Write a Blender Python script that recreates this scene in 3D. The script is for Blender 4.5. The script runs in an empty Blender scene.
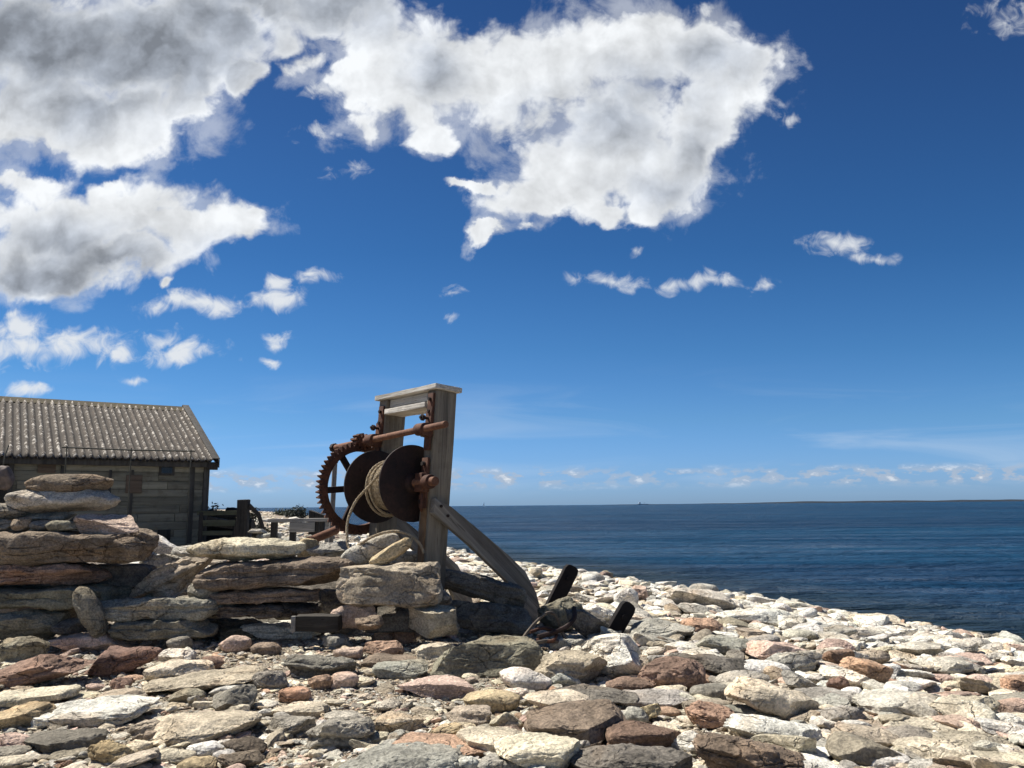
import bpy, bmesh, math, random
import numpy as np
from math import sin, cos, pi, radians, atan2, hypot
from mathutils import Matrix, Vector

scene = bpy.context.scene
COL = scene.collection
random.seed(7)
RNG = np.random.default_rng(11)

# ------------------------------------------------------------------ camera model
FPX = 788.0
PITCH, ROLL = radians(8.77), radians(0.5)
CAM = np.array([0, 0, 1.0])
_f = np.array([0, cos(PITCH), sin(PITCH)])
_u = np.array([0, -sin(PITCH), cos(PITCH)])
_r = np.array([1.0, 0, 0])
_r2 = cos(ROLL) * _r - sin(ROLL) * _u
_u2 = cos(ROLL) * _u + sin(ROLL) * _r

def ray(x, y):
    return _f + _r2 * ((x - 512) / FPX) - _u2 * ((y - 384) / FPX)

def at(x, y, Y):
    d = ray(x, y)
    return CAM + d * (Y / d[1])

def pix(p):
    q = np.asarray(p, float) - CAM
    return 512 + FPX * (q @ _r2) / (q @ _f), 384 - FPX * (q @ _u2) / (q @ _f)

# ------------------------------------------------------------------ noise
def _hash(ix, iy, iz, seed):
    h = (ix * 374761393 + iy * 668265263 + iz * 2147483647 + seed * 974634777) & 0xFFFFFFFF
    h = ((h ^ (h >> 13)) * 1274126177) & 0xFFFFFFFF
    h = (h ^ (h >> 16)) * 2246822519 & 0xFFFFFFFF
    return ((h ^ (h >> 15)) & 0xFFFFFF) / 16777215.0

def vnoise(p, seed=0):
    """value noise in -1..1 for an (N,3) array"""
    i = np.floor(p).astype(np.int64)
    f = p - i
    f = f * f * f * (f * (f * 6 - 15) + 10)
    out = 0
    for dx in (0, 1):
        wx = f[:, 0] if dx else 1 - f[:, 0]
        for dy in (0, 1):
            wy = f[:, 1] if dy else 1 - f[:, 1]
            for dz in (0, 1):
                wz = f[:, 2] if dz else 1 - f[:, 2]
                out = out + wx * wy * wz * _hash(i[:, 0] + dx, i[:, 1] + dy, i[:, 2] + dz, seed)
    return out * 2 - 1

def fbm(p, octv=4, seed=0, rough=0.5):
    a, s, t = 1.0, 0, 0
    for k in range(octv):
        s = s + a * vnoise(p * (2.03 ** k) + 17.3 * k, seed + k)
        t += a
        a *= rough
    return s / t

# ------------------------------------------------------------------ terrain
SEA_Z = -0.85
SHORE = np.array([[9.5, 2.0], [8.2, 5.5], [6.48, 10.45], [5.4, 12.9], [4.5, 15.2], [2.78, 18.6], [0.31, 24.1],
                  [-2.8, 33.5], [-14.7, 68.3], [-43, 171], [-190, 560], [-700, 900], [-2500, 1100]])

def shore_dist(x, y):
    """signed distance to the shoreline, positive on land (to the left of it)"""
    x = np.asarray(x, float); y = np.asarray(y, float)
    best = np.full(x.shape, 1e9); sgn = np.ones(x.shape)
    pts = np.vstack([[14.0, -60.0], SHORE])
    for a, b in zip(pts[:-1], pts[1:]):
        d = b - a; L2 = d @ d
        t = np.clip(((x - a[0]) * d[0] + (y - a[1]) * d[1]) / L2, 0, 1)
        ex = x - a[0] - t * d[0]; ey = y - a[1] - t * d[1]
        dist = np.hypot(ex, ey)
        side = d[0] * (y - a[1]) - d[1] * (x - a[0])      # >0 : left of the line = land
        m = dist < best - 1e-9
        best = np.where(m, dist, best); sgn = np.where(m, np.sign(side), sgn)
    return best * sgn

def ground(x, y):
    x = np.atleast_1d(np.asarray(x, float)); y = np.atleast_1d(np.asarray(y, float))
    s = shore_dist(x, y)
    t = np.clip(s / 7.0, 0, 1)
    z = SEA_Z + 0.85 * (1 - (1 - t) ** 1.45)
    z = np.where(s < 0, SEA_Z + np.maximum(s * 0.12, -6), z)
    p = np.stack([x * 0.9, y * 0.9, np.zeros_like(x)], 1)
    dd = np.hypot(x, y)
    z = z + 0.035 * fbm(p, 2, 5) * np.clip(s / 2, 0, 1) * np.clip(40 / np.maximum(dd, 1), 0.2, 1)
    return z

def ground1(x, y):
    return float(ground(x, y)[0])

def ground_hit(px, py):
    d = ray(px, py)
    z = 0.0
    for _ in range(12):
        t = (z - CAM[2]) / d[2]
        p = CAM + d * t
        z = 0.5 * z + 0.5 * ground1(p[0], p[1])
    return CAM + d * ((z - CAM[2]) / d[2])

# ------------------------------------------------------------------ object helpers
def tag(o, label=None, cat=None, group=None, kind=None):
    if label: o['label'] = label
    if cat: o['category'] = cat
    if group: o['group'] = group
    if kind: o['kind'] = kind
    return o

def link(name, me, mat=None, parent=None):
    o = bpy.data.objects.new(name, me)
    COL.objects.link(o)
    if mat: me.materials.append(mat)
    if parent is not None: o.parent = parent
    return o

def mesh_np(name, V, F, smooth=True, sharp=None):
    V = np.asarray(V, np.float32); F = np.asarray(F, np.int32)
    k = F.shape[1]
    me = bpy.data.meshes.new(name)
    me.vertices.add(len(V)); me.vertices.foreach_set('co', V.ravel())
    me.loops.add(F.size); me.loops.foreach_set('vertex_index', F.ravel())
    me.polygons.add(len(F)); me.polygons.foreach_set('loop_start', np.arange(len(F), dtype=np.int32) * k)
    me.update(calc_edges=True)
    if smooth: me.polygons.foreach_set('use_smooth', np.ones(len(F), bool))
    me.validate()
    if sharp:
        me.set_sharp_from_angle(angle=radians(sharp))
    return me

def empty(name, loc=(0, 0, 0), rot=(0, 0, 0)):
    o = bpy.data.objects.new(name, None); COL.objects.link(o)
    o.empty_display_size = 0.2
    o.location = loc; o.rotation_euler = rot
    return o

class MB:
    """collects shapes into one bmesh"""
    def __init__(self): self.bm = bmesh.new()
    def box(self, x0, x1, y0, y1, z0, z1, bev=0.0, jit=0.0):
        m = Matrix.Translation(((x0 + x1) / 2, (y0 + y1) / 2, (z0 + z1) / 2)) @ Matrix.Diagonal((x1 - x0, y1 - y0, z1 - z0, 1))
        r = bmesh.ops.create_cube(self.bm, size=1, matrix=m)
        vs = r['verts']
        if jit:
            for v in vs: v.co += Vector((random.uniform(-jit, jit), random.uniform(-jit, jit), random.uniform(-jit, jit)))
        if bev:
            es = list({e for v in vs for e in v.link_edges})
            bmesh.ops.bevel(self.bm, geom=es, offset=bev, segments=2, profile=0.6, affect='EDGES')
        return self
    def bar(self, p, q, w, h=None, bev=0.0, up=(0, 0, 1)):
        """rectangular bar from p to q"""
        p = Vector(p); q = Vector(q); h = h or w
        d = (q - p); L = d.length; d.normalize()
        u = Vector(up)
        if abs(d.dot(u)) > 0.98: u = Vector((1, 0, 0))
        s = d.cross(u).normalized(); t = s.cross(d).normalized()
        M = Matrix(((s.x, d.x, t.x, 0), (s.y, d.y, t.y, 0), (s.z, d.z, t.z, 0), (0, 0, 0, 1)))
        M.translation = (p + q) / 2
        r = bmesh.ops.create_cube(self.bm, size=1, matrix=M @ Matrix.Diagonal((w, L, h, 1)))
        if bev:
            es = list({e for v in r['verts'] for e in v.link_edges})
            bmesh.ops.bevel(self.bm, geom=es, offset=bev, segments=2, profile=0.6, affect='EDGES')
        return self
    def cyl(self, p, q, r0, r1=None, seg=20, bev=0.0):
        p = Vector(p); q = Vector(q); d = q - p
        rot = d.to_track_quat('Z', 'Y').to_matrix().to_4x4(); rot.translation = (p + q) / 2
        r = bmesh.ops.create_cone(self.bm, cap_ends=True, segments=seg, radius1=r0, radius2=r0 if r1 is None else r1, depth=d.length, matrix=rot)
        if bev:
            es = [e for e in {e for v in r['verts'] for e in v.link_edges} if len(e.link_faces) == 2 and any(len(f.verts) > 4 for f in e.link_faces)]
            bmesh.ops.bevel(self.bm, geom=es, offset=bev, segments=2, profile=0.6, affect='EDGES')
        return self
    def tube(self, pts, r, seg=8, cap=True):
        """r: number or list"""
        pts = [Vector(p) for p in pts]; n = len(pts)
        rings = []
        prev = None
        for i, p in enumerate(pts):
            t = (pts[min(i + 1, n - 1)] - pts[max(i - 1, 0)]).normalized()
            if prev is None:
                a = Vector((0, 0, 1)) if abs(t.z) < 0.9 else Vector((1, 0, 0))
                s = t.cross(a).normalized()
            else:
                s = (prev - t * prev.dot(t)).normalized()
            prev = s
            b = t.cross(s)
            rr = r[i] if isinstance(r, (list, tuple)) else r
            rings.append([self.bm.verts.new(p + (s * cos(2 * pi * k / seg) + b * sin(2 * pi * k / seg)) * rr) for k in range(seg)])
        for a, b in zip(rings[:-1], rings[1:]):
            for k in range(seg):
                self.bm.faces.new((a[k], a[(k + 1) % seg], b[(k + 1) % seg], b[k]))
        if cap:
            self.bm.faces.new(rings[0][::-1]); self.bm.faces.new(rings[-1])
        return self
    def prism(self, outline, axis, a0, a1, bev=0.0):
        """outline of 2D points in the plane across axis (0,1,2)"""
        def P(u, v, w):
            return {0: (w, u, v), 1: (u, w, v), 2: (u, v, w)}[axis]
        A = [self.bm.verts.new(P(u, v, a0)) for u, v in outline]
        B = [self.bm.verts.new(P(u, v, a1)) for u, v in outline]
        n = len(A); fs = []
        fs.append(self.bm.faces.new(A)); fs.append(self.bm.faces.new(B[::-1]))
        for i in range(n):
            fs.append(self.bm.faces.new((A[i], B[i], B[(i + 1) % n], A[(i + 1) % n])))
        if bev:
            es = list({e for f in fs for e in f.edges})
            bmesh.ops.bevel(self.bm, geom=es, offset=bev, segments=2, profile=0.6, affect='EDGES')
        return self
    def rough(self, cuts, amp, scale, seed=0):
        """subdivide and push the surface about a little: worn edges"""
        if cuts: bmesh.ops.subdivide_edges(self.bm, edges=self.bm.edges[:], cuts=cuts, use_grid_fill=True)
        self.bm.normal_update()
        vs = self.bm.verts[:]
        P = np.array([v.co[:] for v in vs]) * scale
        n = fbm(P, 3, seed)
        for v, k in zip(vs, n): v.co += v.normal * float(k) * amp
        return self
    def build(self, name, mat, parent=None, smooth=True, angle=40):
        bmesh.ops.recalc_face_normals(self.bm, faces=self.bm.faces[:])
        me = bpy.data.meshes.new(name)
        self.bm.to_mesh(me); self.bm.free()
        if smooth:
            me.polygons.foreach_set('use_smooth', np.ones(len(me.polygons), bool))
            try: me.set_sharp_from_angle(angle=radians(angle))
            except Exception: pass
        return link(name, me, mat, parent)

# ------------------------------------------------------------------ node helpers
class NT:
    def __init__(self, tree): self.t = tree
    def n(self, kind, **kw):
        nd = self.t.nodes.new(kind)
        for k, v in kw.items():
            if k.startswith('i_'):
                k = k[2:]
                key = int(k) if k.isdigit() else k.replace('_', ' ')
                self.set(nd.inputs[key], v)
            else: setattr(nd, k, v)
        return nd
    def set(self, inp, v):
        if isinstance(v, bpy.types.NodeSocket): self.t.links.new(v, inp)
        else: inp.default_value = v
    def math(self, op, a, b=None, c=None, clamp=False):
        nd = self.t.nodes.new('ShaderNodeMath'); nd.operation = op; nd.use_clamp = clamp
        for i, v in enumerate((a, b, c)):
            if v is not None: self.set(nd.inputs[i], v)
        return nd.outputs[0]
    def vmath(self, op, a, b=None):
        nd = self.t.nodes.new('ShaderNodeVectorMath'); nd.operation = op
        self.set(nd.inputs[0], a)
        if b is not None: self.set(nd.inputs[1], b)
        return nd.outputs['Value'] if op in ('LENGTH', 'DOT_PRODUCT', 'DISTANCE') else nd.outputs['Vector']
    def noise(self, vec, scale, detail=4, rough=0.5, dist=0.0, col=False):
        nd = self.n('ShaderNodeTexNoise'); nd.inputs['Scale'].default_value = scale
        nd.inputs['Detail'].default_value = detail; nd.inputs['Roughness'].default_value = rough
        nd.inputs['Distortion'].default_value = dist
        if vec is not None: self.t.links.new(vec, nd.inputs['Vector'])
        return nd.outputs['Color' if col else 'Fac']
    def ramp(self, fac, lo, hi, a=0.0, b=1.0):
        nd = self.n('ShaderNodeMapRange'); nd.interpolation_type = 'SMOOTHSTEP'
        self.set(nd.inputs['Value'], fac); self.set(nd.inputs['From Min'], lo); self.set(nd.inputs['From Max'], hi)
        self.set(nd.inputs['To Min'], a); self.set(nd.inputs['To Max'], b)
        return nd.outputs['Result']
    def mix(self, fac, a, b, mode='MIX'):
        nd = self.n('ShaderNodeMix'); nd.data_type = 'RGBA'; nd.blend_type = mode
        self.set(nd.inputs[0], fac)
        for i, v in ((6, a), (7, b)):
            if isinstance(v, bpy.types.NodeSocket): self.t.links.new(v, nd.inputs[i])
            else: nd.inputs[i].default_value = tuple(v) + (1,) if len(v) == 3 else v
        return nd.outputs[2]

def new_mat(name):
    m = bpy.data.materials.new(name); m.use_nodes = True
    t = m.node_tree; t.nodes.clear()
    k = NT(t)
    out = k.n('ShaderNodeOutputMaterial'); b = k.n('ShaderNodeBsdfPrincipled')
    t.links.new(b.outputs[0], out.inputs[0])
    return m, k, b

def bump(k, b, height, strength, dist):
    nd = k.n('ShaderNodeBump'); nd.inputs['Strength'].default_value = strength; nd.inputs['Distance'].default_value = dist
    k.set(nd.inputs['Height'], height); k.t.links.new(nd.outputs[0], b.inputs['Normal'])

def coords(k, scale=(1, 1, 1), randomize=True, rot=(0, 0, 0)):
    tc = k.n('ShaderNodeTexCoord')
    v = tc.outputs['Object']
    if randomize:
        oi = k.n('ShaderNodeObjectInfo')
        s = k.math('MULTIPLY', oi.outputs['Random'], 57.0)
        v = k.vmath('ADD', v, s)
    if any(rot):
        mr = k.n('ShaderNodeMapping'); mr.inputs['Rotation'].default_value = rot
        k.t.links.new(v, mr.inputs['Vector']); v = mr.outputs[0]
    mp = k.n('ShaderNodeMapping'); mp.inputs['Scale'].default_value = scale
    k.t.links.new(v, mp.inputs['Vector'])
    return mp.outputs[0]

def stone_mat(name, attr=None):
    m, k, b = new_mat(name)
    v = coords(k)
    if attr:
        a = k.n('ShaderNodeAttribute'); a.attribute_name = attr
        base, lich = a.outputs['Color'], a.outputs['Alpha']
        v = k.vmath('ADD', v, a.outputs['Vector'])
    else:
        oi = k.n('ShaderNodeObjectInfo'); base, lich = oi.outputs['Color'], oi.outputs['Alpha']
    n1 = k.noise(v, 5, 7, .62, .3); n2 = k.noise(v, 70, 5, .65); n3 = k.noise(v, 11, 9, .72, .6); n4 = k.noise(v, 2.6, 4, .5, .5)
    n5 = k.noise(v, 24, 7, .7, .2)
    # tone patches, warm tint, fine grain
    tone = k.ramp(n1, .3, .7, .6, 1.3)
    c = k.mix(1.0, base, k.n('ShaderNodeCombineColor', i_0=tone, i_1=tone, i_2=tone).outputs[0], 'MULTIPLY')
    warm = k.ramp(n4, .5, .75, 0, .45)
    c = k.mix(warm, c, k.mix(1.0, c, (1.18, .94, .72), 'MULTIPLY'))
    cool = k.ramp(n4, .25, .45, .3, 0)
    c = k.mix(cool, c, k.mix(1.0, c, (.8, .82, .8), 'MULTIPLY'))
    g = k.ramp(n2, .3, .7, .62, 1.32)
    c = k.mix(1.0, c, k.n('ShaderNodeCombineColor', i_0=g, i_1=g, i_2=g).outputs[0], 'MULTIPLY')
    # dark lichen and stains
    thr = k.math('MULTIPLY_ADD', lich, -.32, .78)
    mask = k.ramp(n3, thr, k.math('ADD', thr, .1), 0, .8)
    c = k.mix(mask, c, k.mix(1.0, c, (.3, .28, .25), 'MULTIPLY'))
    thr2 = k.math('MULTIPLY_ADD', lich, -.12, .72)
    m2 = k.ramp(n5, thr2, k.math('ADD', thr2, .07), 0, .55)
    c = k.mix(m2, c, (.42, .41, .35))
    k.t.links.new(c, b.inputs['Base Color'])
    b.inputs['Roughness'].default_value = .92; b.inputs['Specular IOR Level'].default_value = .25
    vo = k.n('ShaderNodeTexVoronoi'); vo.inputs['Scale'].default_value = 26; vo.inputs['Randomness'].default_value = 1
    k.t.links.new(v, vo.inputs['Vector'])
    h = k.math('ADD', k.math('MULTIPLY', n1, .45), k.math('MULTIPLY', n5, .6))
    h = k.math('ADD', h, k.math('MULTIPLY', n2, .22))
    h = k.math('ADD', h, k.math('MULTIPLY', k.ramp(vo.outputs['Distance'], 0, .35), .12))
    wv = k.vmath('ADD', v, k.vmath('MULTIPLY', k.vmath('SUBTRACT', k.noise(v, 6, 4, .6, 0, True), (.5, .5, .5)), (.22, .22, .1)))
    ms = k.n('ShaderNodeMapping'); ms.inputs['Scale'].default_value = (1, 1, 2.2); k.t.links.new(wv, ms.inputs['Vector'])
    ve = k.n('ShaderNodeTexVoronoi'); ve.feature = 'DISTANCE_TO_EDGE'; ve.inputs['Scale'].default_value = 4.5; k.t.links.new(ms.outputs[0], ve.inputs['Vector'])
    crack = k.math('MULTIPLY', k.ramp(ve.outputs['Distance'], .035, .0), k.ramp(n4, .42, .62))
    c = k.mix(k.math('MULTIPLY', crack, .55), c, k.mix(1.0, c, (.3, .27, .23), 'MULTIPLY'))
    k.t.links.new(c, b.inputs['Base Color'])
    h = k.math('SUBTRACT', h, k.math('MULTIPLY', crack, .4))
    bump(k, b, h, .9, .038)
    return m

def wood_mat(name, axis, c1, c2, stain=(.05, .04, .03), stain_amt=.5, rot=(0, 0, 0), scale=1.0, island=False):
    """weathered timber, grain along axis"""
    m, k, b = new_mat(name)
    sc = [26 * scale] * 3; sc[axis] = 1.3 * scale
    v = coords(k, tuple(sc), rot=rot)
    v1 = coords(k, rot=rot)
    if island:
        ge = k.n('ShaderNodeNewGeometry'); ri = ge.outputs['Random Per Island']
        v = k.vmath('ADD', v, k.math('MULTIPLY', ri, 90.0))
    n1 = k.noise(v, 1.0, 6, .65, .4); n2 = k.noise(v, 3.2, 5, .7); n3 = k.noise(v1, 4, 6, .65, .5)
    c = k.mix(k.ramp(n1, .3, .7), c1, c2)
    c = k.mix(k.ramp(n2, .56, .68, 0, .85), c, stain)
    lo_ = k.noise(v, .35, 3, .5, .8)
    c = k.mix(k.ramp(lo_, .6, .66, 0, .6), c, stain)
    c = k.mix(k.ramp(n3, .48, .72, 0, stain_amt), c, k.mix(1.0, c, (.45, .4, .35), 'MULTIPLY'))
    if island:
        s = k.ramp(ri, 0, 1, .72, 1.2)
        c = k.mix(1.0, c, k.n('ShaderNodeCombineColor', i_0=s, i_1=s, i_2=s).outputs[0], 'MULTIPLY')
    k.t.links.new(c, b.inputs['Base Color'])
    b.inputs['Roughness'].default_value = .85; b.inputs['Specular IOR Level'].default_value = .3
    bump(k, b, k.math('ADD', k.math('MULTIPLY', n1, .5), k.math('MULTIPLY', n2, -1.0)), .9, .009)
    return m

def rust_mat(name, c1, c2, c3, scale=1.0, rough=.8):
    m, k, b = new_mat(name)
    v = coords(k)
    n1 = k.noise(v, 7 * scale, 8, .68, .6); n2 = k.noise(v, 55 * scale, 5, .7); n3 = k.noise(v, 22 * scale, 6, .65, .8)
    c = k.mix(k.ramp(n1, .35, .65), c1, c2)
    c = k.mix(k.ramp(n3, .55, .72, 0, .85), c, c3)
    s = k.ramp(n2, .3, .7, .7, 1.25)
    c = k.mix(1.0, c, k.n('ShaderNodeCombineColor', i_0=s, i_1=s, i_2=s).outputs[0], 'MULTIPLY')
    k.t.links.new(c, b.inputs['Base Color'])
    b.inputs['Roughness'].default_value = rough; b.inputs['Metallic'].default_value = 0.0
    b.inputs['Specular IOR Level'].default_value = .35
    bump(k, b, k.math('ADD', n3, k.math('MULTIPLY', n2, .5)), .6, .004)
    return m

def plain_mat(name, col, rough=.8, var=.3, scale=8):
    m, k, b = new_mat(name)
    v = coords(k)
    n = k.noise(v, scale, 6, .6, .3)
    s = k.ramp(n, .3, .7, 1 - var, 1 + var)
    c = k.mix(1.0, tuple(col), k.n('ShaderNodeCombineColor', i_0=s, i_1=s, i_2=s).outputs[0], 'MULTIPLY')
    k.t.links.new(c, b.inputs['Base Color']); b.inputs['Roughness'].default_value = rough
    bump(k, b, n, .4, .01)
    return m

M_STONE = stone_mat('stone')
M_PEBBLE = stone_mat('pebble', 'tint')
M_POST = wood_mat('grey_timber_upright', 2, (.165, .14, .105), (.265, .228, .172), (.07, .06, .05), .45)
M_PLANK = wood_mat('grey_timber_lengthwise', 1, (.42, .39, .34), (.62, .59, .53), (.12, .1, .08), .35)
M_BRACE = wood_mat('grey_timber_brace', 0, (.165, .15, .128), (.285, .262, .225), (.07, .06, .05), .45, rot=(0, radians(-38), 0))
M_DARKWOOD = wood_mat('dark_timber', 2, (.022, .02, .018), (.05, .044, .037), (.01, .01, .01), .6)
M_GREYWOOD = wood_mat('grey_board', 0, (.2, .19, .17), (.34, .32, .29), (.08, .07, .06), .4)
M_HUTWOOD = wood_mat('hut_board', 0, (.15, .142, .108), (.235, .222, .172), (.075, .07, .055), .55, scale=.45, island=True)
M_HUTPATCH = wood_mat('hut_red_board', 0, (.10, .075, .055), (.15, .11, .08), (.045, .034, .026), .5, scale=.5)
M_TRIM = wood_mat('hut_trim', 2, (.045, .041, .036), (.085, .08, .072), (.03, .03, .03), .5, scale=.5)
M_RUST = rust_mat('rust', (.055, .023, .014), (.115, .047, .025), (.05, .02, .014))
M_RUST_ORANGE = rust_mat('orange_rust', (.12, .053, .03), (.20, .096, .054), (.09, .034, .018))
M_RUST_DARK = rust_mat('dark_rust', (.013, .007, .006), (.03, .014, .01), (.012, .008, .007), .7, .75)
M_IRON = rust_mat('black_iron', (.004, .003, .003), (.008, .005, .005), (.002, .002, .002), 1, .9)

# ------------------------------------------------------------------ stones
_ICO = {}
def ico(sub):
    if sub not in _ICO:
        bm = bmesh.new(); bmesh.ops.create_icosphere(bm, subdivisions=sub, radius=1)
        V = np.array([v.co[:] for v in bm.verts]); F = np.array([[v.index for v in f.verts] for f in bm.faces]); bm.free()
        V /= np.linalg.norm(V, axis=1)[:, None]
        _ICO[sub] = (V, F)
    return _ICO[sub]

KIND = dict(s=(4.2, .26), r=(2.25, .55), b=(6.0, .7), l=(7.5, .26), w=(3.0, .5), p=(2.5, .3))

def stone_verts(dims, seed, kind='s', sub=4, tilt=0.0, yaw=0.0, rough=1.0, strata=0.0, pitch=0.0):
    """irregular stone whose bounding box is exactly dims (w, d, h), base at z = 0"""
    w, d, h = dims
    rng = np.random.default_rng(seed)
    V, F = ico(sub)
    e, asp = KIND[kind]
    p = V / (np.abs(V) ** e).sum(1)[:, None] ** (1 / e)
    off = rng.uniform(-50, 50, 3)
    if kind in 'sw':
        ang = np.arctan2(V[:, 1], V[:, 0])
        q = np.stack([np.cos(ang), np.sin(ang), 0 * ang], 1)
        p[:, :2] *= (1 + .28 * fbm(q * 1.4 + off, 3, seed))[:, None]
        p[:, 2] *= 1 + .25 * fbm(np.stack([p[:, 0] * 1.1, p[:, 1] * 1.1, 0 * ang], 1) + off[::-1], 2, seed + 9)
    elif kind == 'l':
        p[:, :2] *= (1 + .1 * fbm(V * np.array([1.3, 1.3, .3]) + off, 2, seed))[:, None]
        p[:, 2] *= 1 + .22 * fbm(np.stack([p[:, 0] * 2.2, p[:, 1] * 1.1, 0 * p[:, 0]], 1) + off[::-1], 3, seed + 9)
    elif kind == 'b':
        p *= (1 + .1 * fbm(V * 1.2 + off, 2, seed))[:, None]
    else:
        p *= (1 + .2 * fbm(V * 1.1 + off, 2, seed))[:, None]
    nk = dict(s=12, r=4, b=7, w=14, p=3, l=7)[kind]
    for i in range(nk):
        n = rng.normal(size=3)
        if kind in 'sl': n[2] *= .55
        n /= np.linalg.norm(n)
        d0 = rng.uniform(.6, .95) * dict(s=1.12, l=1.45).get(kind, 1.0)
        dist = p @ n - d0
        p -= n * (np.maximum(dist, 0) * (1.0 if kind not in 'rp' else .7))[:, None]
    # tip of the long axes before tilting
    L = w if abs(tilt) < radians(12) else hypot(w, h) * .96
    T = h if abs(tilt) < radians(12) else L * asp
    p = p * np.array([L, d, T]) * .5
    m = min(L, d, T)
    nd = V / np.array([L, d, T]); nd /= np.linalg.norm(nd, axis=1)[:, None]
    amp = dict(s=.10, r=.08, b=.085, w=.12, p=.055, l=.11)[kind] * rough
    S = max(m, .25 * L)
    q = p / S + off
    disp = amp * fbm(q * 1.7, 3, seed + 3)
    if sub >= 4:
        disp = disp + .36 * amp * fbm(q * 6.5, 3, seed + 5, .6)
        rg = np.abs(fbm(q * np.array([1.5, 1.5, 2.6]), 3, seed + 8))
        disp = disp - .5 * amp * np.clip(1 - rg / .09, 0, 1)
        if kind in 'swbl':
            zz = q[:, 2] * (7.0 if kind == 'l' else 5.0) + .55 * fbm(q * 1.3, 2, seed)
            lay = np.tanh(3.2 * vnoise(np.stack([0 * zz, 0 * zz, zz], 1), seed))
            fr = np.abs(zz - np.floor(zz) - .5)
            lay = lay - .7 * np.clip(1 - fr / .09, 0, 1) * (vnoise(q * 2.1, seed + 4) > -.1)
            nh = nd * np.array([1, 1, 0])
            p = p + nh * (lay * (.038 + strata) * S)[:, None]
    p = p + nd * (disp * S)[:, None]
    if yaw:
        c, s = cos(yaw), sin(yaw); p = p @ np.array([[c, s, 0], [-s, c, 0], [0, 0, 1]])
    if tilt:
        c, s = cos(tilt), sin(tilt); p = p @ np.array([[c, 0, -s], [0, 1, 0], [s, 0, c]])
    if pitch:
        c, s = cos(pitch), sin(pitch); p = p @ np.array([[1, 0, 0], [0, c, s], [0, -s, c]])
    lo, hi = p.min(0), p.max(0)
    p = (p - (lo + hi) / 2) / (hi - lo) * np.array([w, d, h])
    p[:, 2] += h / 2
    return p, F

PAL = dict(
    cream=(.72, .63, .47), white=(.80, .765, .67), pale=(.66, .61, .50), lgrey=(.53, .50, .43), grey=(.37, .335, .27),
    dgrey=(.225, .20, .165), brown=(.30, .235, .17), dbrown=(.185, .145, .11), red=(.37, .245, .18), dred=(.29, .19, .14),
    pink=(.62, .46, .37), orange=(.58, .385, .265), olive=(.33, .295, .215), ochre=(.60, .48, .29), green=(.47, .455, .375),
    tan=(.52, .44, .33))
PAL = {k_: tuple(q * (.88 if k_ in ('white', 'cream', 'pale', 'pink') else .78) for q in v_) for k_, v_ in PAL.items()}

PLACED = []      # (x, y, radius, pixel box, short name)
NSTONE = [0]

def put_stone(box, kind, color, label, D=None, tilt=0, yaw=0, dr=None, lich=.25, name='beach_stone', short=None, rough=1.0,
              group=None, hmin=.3, embed=.12, strata=0.0, pitch=0):
    x0, y0, x1, y1 = box
    NSTONE[0] += 1
    seed = 100 + NSTONE[0] * 7
    xc = (x0 + x1) / 2
    if D is None:
        P = ground_hit(xc, y1); D = P[1]; zb = P[2]
    else:
        zb = at(xc, y1, D)[2]
    m = D / FPX
    W = (x1 - x0) * m; Hm = (y1 - y0) * m
    if dr is None: dr = dict(s=.75, r=.7, b=.8, w=.7, p=.75, l=.45)[kind]
    d = dr * W if abs(tilt) < 35 else dr * Hm
    for _ in range(30):
        zt = at(xc, y0, D + d * .62)[2]
        h = zt - zb
        if h >= hmin * Hm and h > .008: break
        d *= .86
    h = max(h, .012)
    W = (x1 - x0) * (D + d * .5) / FPX
    sub = 6 if (x1 - x0) > 105 else 5 if (x1 - x0) > 28 else 4
    hh = h * (1 + embed)
    V, F = stone_verts((W, d, hh), seed, kind, sub, radians(tilt), radians(yaw), rough, strata, radians(pitch))
    p = at(xc, (y0 + y1) / 2, D + d / 2)
    o = link(name, mesh_np(name, V, F, True, 28), M_STONE)
    o.location = (p[0], D + d / 2, zb - h * embed)
    j = RNG.uniform(.9, 1.08) * RNG.uniform(.98, 1.02, 3)
    o.color = tuple(np.array(PAL[color]) * j * (1.08 if name == 'wall_stone' and color not in ('white', 'cream', 'pink', 'pale') else 1)) + (lich,)
    tag(o, label, 'stone', group)
    PLACED.append((p[0], D + d / 2, max(W, d) / 2, box, short))
    return o

WALL_D = 6.05
GW = 'stones of the dry stone wall'
def wall(box, kind, color, label, D=WALL_D, **kw):
    kw.setdefault('lich', .45); kw.setdefault('embed', .06)
    if kind == 's': kind = 'l'
    return put_stone(box, kind, color, label, D=D, name='wall_stone', group=GW, **kw)

# left stack
wall((28, 474, 111, 493), 'p', 'brown', 'flat brown stone capping the left stack, in front of the hut', D=6.12, lich=.3, dr=.5)
wall((5, 487, 118, 512), 'p', 'pale', 'long smooth pale stone right under the flat brown cap stone', D=6.1, lich=.1, dr=.45)
wall((-22, 503, 31, 520), 'p', 'grey', 'rounded grey stone at the left edge under the long smooth pale stone', D=6.15)
wall((22, 509, 77, 523), 'w', 'lgrey', 'whitish and reddish lump wedged below the long smooth pale stone', D=6.25, lich=.2)
wall((-12, 519, 14, 532), 'r', 'grey', 'small grey stone cut by the left edge, on the big dark slab', D=6.12)
wall((11, 517, 32, 531), 'r', 'brown', 'small brown rounded stone in the left stack beside two flat grey ones', D=6.08)
wall((30, 519, 64, 531), 'p', 'grey', 'small flat grey stone on the big dark slab, right of the small brown one', D=6.08)
wall((47, 520, 78, 532), 'p', 'olive', 'small flat olive stone overlapping a grey one on the big dark slab', D=6.0)
wall((70, 517, 96, 531), 'w', 'dgrey', 'dark stone in shade behind the pink block of the left stack', D=6.35)
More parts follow.
